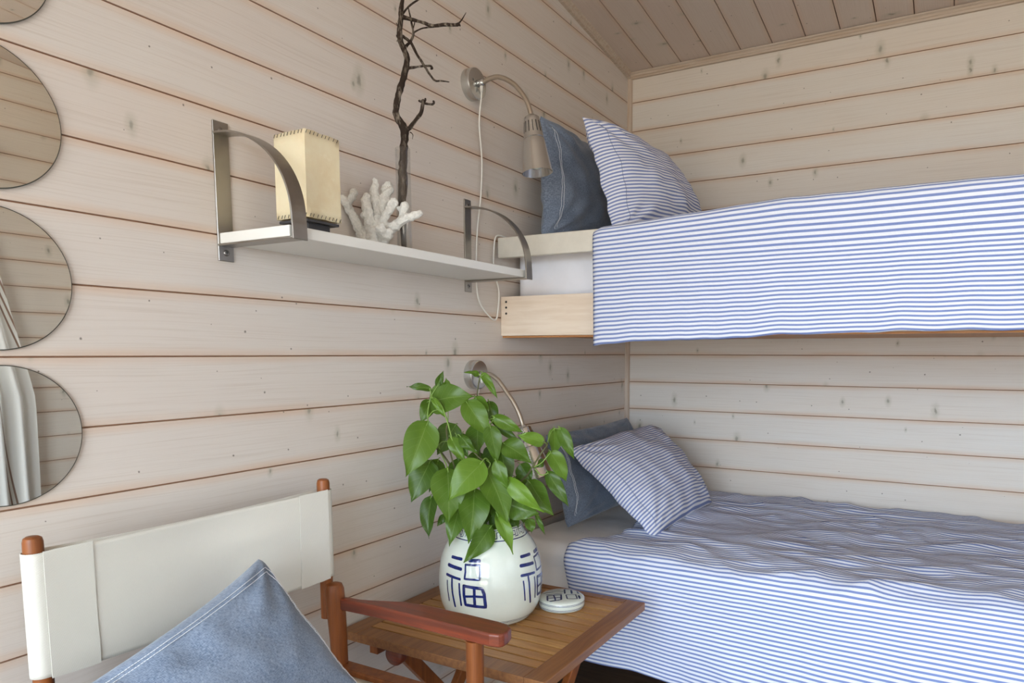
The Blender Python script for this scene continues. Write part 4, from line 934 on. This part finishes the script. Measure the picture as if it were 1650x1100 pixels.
def stroke(V, F, mi, pts, w, fn, off=.0006):
    """flat brush stroke with round ends, laid on a surface: pts in surface coordinates"""
    P = [Vector((a, b)) for a, b in pts]
    # densify
    Q = [P[0]]
    for a, b in zip(P, P[1:]):
        n = max(1, int((b-a).length/.003)); Q += [a.lerp(b, i/n) for i in range(1, n+1)]
    b0 = len(V); n = len(Q); sc = w/2
    for i, q in enumerate(Q):
        t = (Q[min(i+1,n-1)]-Q[max(0,i-1)])
        if t.length < 1e-9: t = Vector((1,0))
        t.normalize(); nn = Vector((-t.y, t.x)); ww = sc*(1+.12*noise.noise(Vector((q.x*60, q.y*60, w*999))))
        for s in (-1,-.5,0,.5,1): V.append(fn(q + nn*ww*s, off*(1-.4*s*s)))
    for i in range(n-1):
        for s in range(4):
            a = b0+i*5+s; F.append((a, a+1, a+6, a+5)); mi.append(1)
    for e, sg in ((Q[0], -1), (Q[-1], 1)):
        k = len(V); V.append(fn(e, off))
        for j in range(14): V.append(fn(e + Vector((math.cos(2*PI*j/14), math.sin(2*PI*j/14)))*sc, off*.9))
        for j in range(14): F.append((k, k+1+j, k+1+(j+1) % 14)); mi.append(1)
R0 = .131
for q in range(4):
    tc = -1.4882 + q*PI/2
    fn = lambda p, off, tc=tc: jpt(tc + p.x/R0, p.y, off)
    for pts, w in STROKES: stroke(V, F, mi, [(a*R0, b) for a, b in pts], w*1.3+.0006, fn)
# painted rings and the key-fret band round the shoulder
def ring(h, w, off=.0005):
    fn = lambda p, o: jpt(p.x, p.y, o)
    b0 = len(V); n = 96
    for i in range(n):
        for s in (-1, 0, 1): V.append(jpt(2*PI*i/n, h+s*w/2, off))
    for i in range(n):
        j = (i+1) % n
        for s in range(2): F.append((b0+i*3+s, b0+j*3+s, b0+j*3+s+1, b0+i*3+s+1)); mi.append(1)
ring(.0135, .0011); ring(.0175, .0010); ring(.2135, .0020); ring(.2375, .0016, .0004)
for q in range(18):
    tc = 2*PI*q/18; w = 2*PI/18
    fn = lambda p, off, tc=tc: jpt(tc + p.x, p.y, off)
    z_a, z_b = .2175, .2345
    pt = lambda u, v: (u*w, z_a+(z_b-z_a)*v)
    def seg(u0, v0, u1, v1, ww=.0016):
        # radial and level brush marks, width set in the right units
        n = 5; b0 = len(V)
        lev = abs(v1-v0) < 1e-6
        for i in range(n):
            t = i/(n-1); u = u0+(u1-u0)*t; v = v0+(v1-v0)*t
            for s in (-1, 1):
                if lev: a, b = pt(u, v); V.append(jpt(tc+a, b+s*ww/2, .0005))
                else: a, b = pt(u, v); V.append(jpt(tc+a+s*ww/2/.088, b, .0005))
        for i in range(n-1): F.append((b0+2*i, b0+2*i+1, b0+2*i+3, b0+2*i+2)); mi.append(1)
    for s in ((.05,.1,.05,.85),(.05,.85,.55,.85),(.55,.85,.55,.3),(.55,.3,.25,.3),(.25,.3,.25,.6),(.40,.1,.78,.1),(.78,.1,.78,.9),(.78,.9,.95,.9)): seg(*s)
jb = mesh('jar_body', V, F, [M['porcelain'], M['cobalt']], jar, mi=mi)

LX, LY, LR = .405, -1.318, .062
lid = empty('jar_lid', (LX, LY, TZ), 'round porcelain lid of the ginger jar lying flat on the side table', 'jar lid')
lp = [(.054,0),(.060,.0008),(.0615,.004),(.062,.012),(.0617,.020),(.0600,.0245),(.0565,.0268),(.045,.0285),(.025,.0296),(.0002,.0300)]
V, F = [], []; lathe(V, F, lp, (LX,LY,TZ+.0004), seg=72, closed_ends=False)
k = len(V); V.append((LX,LY,TZ+.0004)); F += [(k, (i+1) % 72, i) for i in range(72)]; mi = [0]*len(F)
def lid_h(r):
    for (ra, ha), (rb, hb) in zip(lp[5:], lp[6:]):
        if rb <= r <= ra: return ha+(hb-ha)*(ra-r)/(ra-rb)
    return .03
for h, w in ((.0055,.0008),(.0080,.0008),(.0175,.0010),(.0205,.0010)):
    b0 = len(V); n = 72; r = .0617 + (.0006)
    for i in range(n):
        for s in (-1, 1): V.append((LX+r*math.cos(2*PI*i/n), LY+r*math.sin(2*PI*i/n), TZ+h+s*w/2))
    for i in range(n): j = (i+1) % n; F.append((b0+2*i, b0+2*j, b0+2*j+1, b0+2*i+1)); mi.append(1)
smx = [a*R0 for p, _ in STROKES for a, b in p]; smy = [b for p, _ in STROKES for a, b in p]
cx_, cy_ = (min(smx)+max(smx))/2, (min(smy)+max(smy))/2; sc_ = .092/(max(smy)-min(smy))
ang = math.radians(-55)
def lidfn(p, off):
    x, y = (p.x-cx_)*sc_*.95, (p.y-cy_)*sc_
    X = x*math.cos(ang)-y*math.sin(ang); Y = x*math.sin(ang)+y*math.cos(ang); r = math.hypot(X, Y)
    if r > .055: X *= .055/r; Y *= .055/r; r = .055
    return Vector((LX+X, LY+Y, TZ+.0004+lid_h(r)+off))
for pts, w in STROKES: stroke(V, F, mi, [(a*R0, b) for a, b in pts], w*1.15, lidfn, .0004)
mesh('lid_body', V, F, [M['porcelain'], M['cobalt']], lid, mi=mi)

# ------------------------------------------------------------------ lilac branches in the jar
pl = empty('leafy_branches', (JX, JY, TZ+.03), 'bunch of green leafy branches standing in the porcelain jar', 'plant')
V, F, UV = [], [], []
view = Vector((.57,-.82,.18)).normalized()
rnd = random.Random(3)
for li, (bx,by,bz,tx_,ty_,tz_,w,sh_) in enumerate(LEAVES):
    B, T = Vector((bx,by,bz)), Vector((tx_,ty_,tz_)); ax = T-B; Ln = ax.length; ax.normalize()
    vv = view.copy()
    vv.rotate(Matrix.Rotation(rnd.uniform(-.45,.45), 3, ax)); 
    wd = ax.cross(vv).normalized(); nr = wd.cross(ax).normalized()
    if nr.dot(view) < 0: nr = -nr
    nu, nv = 10, 18; b0 = len(V); fold = rnd.uniform(.10, .42); curl = rnd.uniform(.06, .16)*Ln; ph = rnd.uniform(0, 6)
    if w/Ln > 1.1: curl *= .6
    for j in range(nv+1):
        t = j/nv
        # heart-shaped outline with a drawn-out tip
        prof = (math.sin(PI*min(1, t**.62)))**.85*(1-.25*t) if t < 1 else 0
        prof = max(0.0, prof)
        if t > .72: prof *= (1-(t-.72)/.28)**.35 if prof > 0 else 0
        for i in range(-nu//2, nu//2+1):
            u = i/(nu/2)
            sag = -curl*(2*t-1)**2*.9 + curl*.4
            back = .06*Ln*abs(u)*(1-t)**6 * -1
            p = B + ax*(Ln*t + back*1.2*(1 if abs(u) > .2 else .3)) + wd*(u*prof*w/2*1.17) + nr*(sag + abs(u)*prof*w/2*fold + .0035*math.sin(t*9+ph+u*2)*abs(u))
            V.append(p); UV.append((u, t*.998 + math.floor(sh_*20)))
    for j in range(nv):
        for i in range(nu):
            a = b0+j*(nu+1)+i; F.append((a, a+1, a+nu+2, a+nu+1))
LV_, LF_, LU_ = V, F, UV
for pts, r in STEMS:
    V, F = [], []
    P = [Vector(p) for p in pts]
    for k, p in enumerate(P):                        # keep the stems clear of the jar wall
        if p.z < TZ+.26:
            d = Vector((p.x-JX, p.y-JY)); 
            if d.length > .06: d = d.normalized()*.06; P[k] = Vector((JX+d.x, JY+d.y, p.z))
    if P[0].z < TZ+.27: P = [Vector((JX+(P[0].x-JX)*.3, JY+(P[0].y-JY)*.3, TZ+.03))] + P
    tube(V, F, P, [r*(1.15-.4*k/(len(P)-1)) for k in range(len(P))], 8, sub=6)
    mesh('stem', V, F, M['twigstem'] if r > .002 else M['stem'], pl)
# short stalks from each leaf to the twigs behind it
V, F = LV_, LF_; nf = len(F)
for (bx,by,bz,tx_,ty_,tz_,w,sh_) in LEAVES:
    B = Vector((bx,by,bz)); ax = (B-Vector((tx_,ty_,tz_))).normalized()
    E = B + ax*.012 - view*.022 + Vector((0,0,-.004))
    tube(V, F, [B+ (Vector((tx_,ty_,tz_))-B)*.03, B + ax*.008 - view*.004, E], .0010, 6, sub=4)
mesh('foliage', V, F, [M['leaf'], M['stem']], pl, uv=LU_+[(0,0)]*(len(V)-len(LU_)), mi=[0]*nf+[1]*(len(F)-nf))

# ------------------------------------------------------------------ director's chair
ch = empty('folding_chair', (.33, -2.125, 0), 'wooden folding chair with cream canvas back and mahogany armrests', 'chair')
YR, YL = -1.852, -2.398
def turned(name, pts, rad, mat, seg=24, top_round=True):
    V, F = [], []; P = [Vector(p) for p in pts]
    tube(V, F, P, rad, seg); return mesh(name, V, F, mat, ch, autos=40)
for yy in (YR, YL):
    # upper stile that carries the canvas
    turned('back_stile', [(.115,yy,.60),(.115,yy,.68),(.115,yy,.875),(.115,yy,.899),(.115,yy,.905),(.115,yy,.9075)], [.0135,.0135,.0135,.0132,.0118,.008], M['chairwood'])
    # stub post at the rear of the arm
    turned('rear_post', [(.150,yy,.470),(.146,yy,.56),(.140,yy,.648),(.1385,yy,.668),(.138,yy,.678),(.1378,yy,.681)], [.0165,.0185,.0205,.0200,.0165,.010], M['chairwood'])
    sgn = 1 if yy == YR else -1; yc = yy + .010*sgn
    turned('front_post', [(.505,yc,.470),(.505,yc,.55),(.505,yc,.624)], [.0175,.0175,.0175], M['chairwood'])
    V, F = [], []; box(V, F, .118, .570, yy-.018, yy+.018, .460, .503); bevel(mesh('side_rail', V, F, M['chairwood'], ch, smooth=False), .003)
    # shaped armrest
    inn = -.0 
    out = [(.158,.012),(.20,.016),(.225,.024),(.250,.034),(.290,.050),(.35,.056),(.45,.058),(.53,.056),(.556,.052),(.570,.040),(.575,.022)]
    inner = [(.575,.006),(.569,-.001),(.55,-.006),(.45,-.004),(.35,-.002),(.25,-.001),(.18,-.004),(.158,-.006)]
    loop = [(x, yy + sgn*o_) for x, o_ in out] + [(x, yy + sgn*o_) for x, o_ in inner]
    n = len(loop); V = [(x, y_, .624) for x, y_ in loop] + [(x, y_, .6505) for x, y_ in loop]
    F = [tuple(range(n)), tuple(range(n, 2*n))] + [(i, (i+1) % n, n+(i+1) % n, n+i) for i in range(n)]
    o = fixn(mesh('armrest', V, F, M['armwood'], ch, smooth=False)); bevel(o, .0045, 3); o['label'] = 'mahogany-stained armrest with a rounded front end'
# canvas back: a doubled sling wrapped round both stiles
V, F, UV = [], [], []
zt = lambda y: .884 - .0035*math.sin((y-YL)/(YR-YL)*PI) ; zb = lambda y: .694 - .012*math.sin((y-YL)/(YR-YL)*PI)
N, Rr = 90, 26
path = []
r = .0165
for k in range(9):
    a = PI/2 + PI*k/8 ; path.append((YL + r*math.cos(a)*1.0, r*math.sin(a)))          # round the left stile, from back to front
path = [(YL + r*math.cos(a), .115 + r*math.sin(a)) for a in [PI/2+PI*k/10 for k in range(11)]]
# coordinates (y, x): x grows into the room; go back-face -> left stile -> front-face -> right stile -> back-face
loopy = []
nb = 40
for k in range(nb+1): y = YR + (YL-YR)*k/nb; loopy.append((y, .115-r + .012*math.sin(k/nb*PI)))
for k in range(1, 12): a = -PI/2 - PI*k/12; loopy.append((YL + r*math.cos(a), .115 + r*math.sin(a)))
for k in range(nb+1): y = YL + (YR-YL)*k/nb; loopy.append((y, .115+r - .014*math.sin(k/nb*PI)))
for k in range(1, 12): a = PI/2 - PI*k/12; loopy.append((YR + r*math.cos(a), .115 + r*math.sin(a)))
n = len(loopy); acc = 0; prev = loopy[0]
for i, (y, x) in enumerate(loopy):
    acc += math.hypot(y-prev[0], x-prev[1]); prev = (y, x)
    for j in range(Rr+1):
        t = j/Rr; yy = min(max(y, YL), YR); z = zb(yy) + (zt(yy)-zb(yy))*t
        front = 1 if .115 < x else .3
        wv = .0035*noise.noise(Vector((y*5, z*9, 1))) + .004*(rid(y*1.5+z*5, z*6-y*2, 3)-.6)*front
        frs = math.sin(max(0,min(1,(yy-YL)/(YR-YL)))*PI)
        V.append((x + wv*frs*1.5, y, z)); UV.append((acc, z))
for i in range(n):
    for j in range(Rr):
        a = i*(Rr+1)+j; b = ((i+1) % n)*(Rr+1)+j; F.append((a, b, b+1, a+1))
cb = mesh('canvas_back', V, F, M['canvas'], ch, uv=UV); fixn(cb)
s = cb.modifiers.new('thick', 'SOLIDIFY'); s.thickness = .0016; s.offset = -1
# folded side hems and top hem, lying on the front face
V, F, UV = [], [], []
def fx(y, z, off):
    k = (y-YL)/(YR-YL); t = (z-zb(y))/(zt(y)-zb(y)); frs = math.sin(max(0,min(1,k))*PI)
    wv = .0035*noise.noise(Vector((y*5, z*9, 1))) + .004*(rid(y*1.5+z*5, z*6-y*2, 3)-.6)
    return .115+r-.014*frs + wv*frs*1.5 + off
for (ya, yb, ta, tb_) in ((YL+.004, YL+.075, -.012, 1.012), (YR-.075, YR-.004, -.012, 1.012)):
    V, F, UV = [], [], []; b0 = 0; na, nt = 10, 26
    for i in range(na+1):
        for j in range(nt+1):
            y = ya+(yb-ya)*i/na; t = ta+(tb_-ta)*j/nt; z = zb(y)+(zt(y)-zb(y))*t
            V.append((fx(y, z, .0013), y, z + .0015*noise.noise(Vector((y*60, t, 4)))*(j in (0, nt)))); UV.append((y, z))
    for i in range(na):
        for j in range(nt): a = b0+i*(nt+1)+j; F.append((a, a+1, a+nt+2, a+nt+1))
    hm = mesh('canvas_hem', V, F, M['canvas'], ch, smooth=False, uv=UV); fixn(hm); s = hm.modifiers.new('thick', 'SOLIDIFY'); s.thickness = .0009
# canvas seat
V, F, UV = [], [], []
for i in range(31):
    for j in range(21):
        y = YL+.019 + (YR-YL-.038)*i/30; x = .135+.40*j/20; V.append((x, y, .490-.022*math.sin(i/30*PI))); UV.append((x, y))
for i in range(30):
    for j in range(20): a = i*21+j; F.append((a, a+1, a+22, a+21))
o = mesh('canvas_seat', V, F, M['canvas'], ch, uv=UV); s = o.modifiers.new('thick', 'SOLIDIFY'); s.thickness = .002; s.offset = 1
# crossed legs and floor runners
for x in (.175, .50):
    for (ya, yb, dx) in ((YR, YL, -.010), (YL, YR, .012)):
        a = Vector((x+dx, ya, .458)); b = Vector((x+dx, yb, .030)); d = (b-a).normalized(); V, F = [], []
        obox(V, F, (a+b)/2, Vector((1,0,0)), d, Vector((1,0,0)).cross(d), .0095, (b-a).length/2, .017); bevel(mesh('leg', V, F, M['chairwood'], ch, smooth=False), .003)
for yy in (YR, YL):
    V, F = [], []; box(V, F, .118, .570, yy-.014, yy+.014, 0.0, .030); bevel(mesh('floor_runner', V, F, M['chairwood'], ch, smooth=False), .004)

# cushion on the chair
def cl_c(p):
    if p.z < .494: p.z = .494+(p.z-.494)*.02
    if p.x < .158: p.x = .158+(p.x-.158)*.05
    if p.z < .66 and p.y > YR-.03: p.y = YR-.03
    return p
pillow('cushion', (.245,-2.480,.690), (.198,-2.083,.802), (.385,-1.985,.505), (.41,-2.40,.47), .10, .045, M['denim'],
       'blue chambray cushion with white double stitching leaning on the canvas chair back', 17, clampf=cl_c, wr=.009, pin=.075, cat='cushion', stitch=[('tr', (.018, .025))], puff=.36)
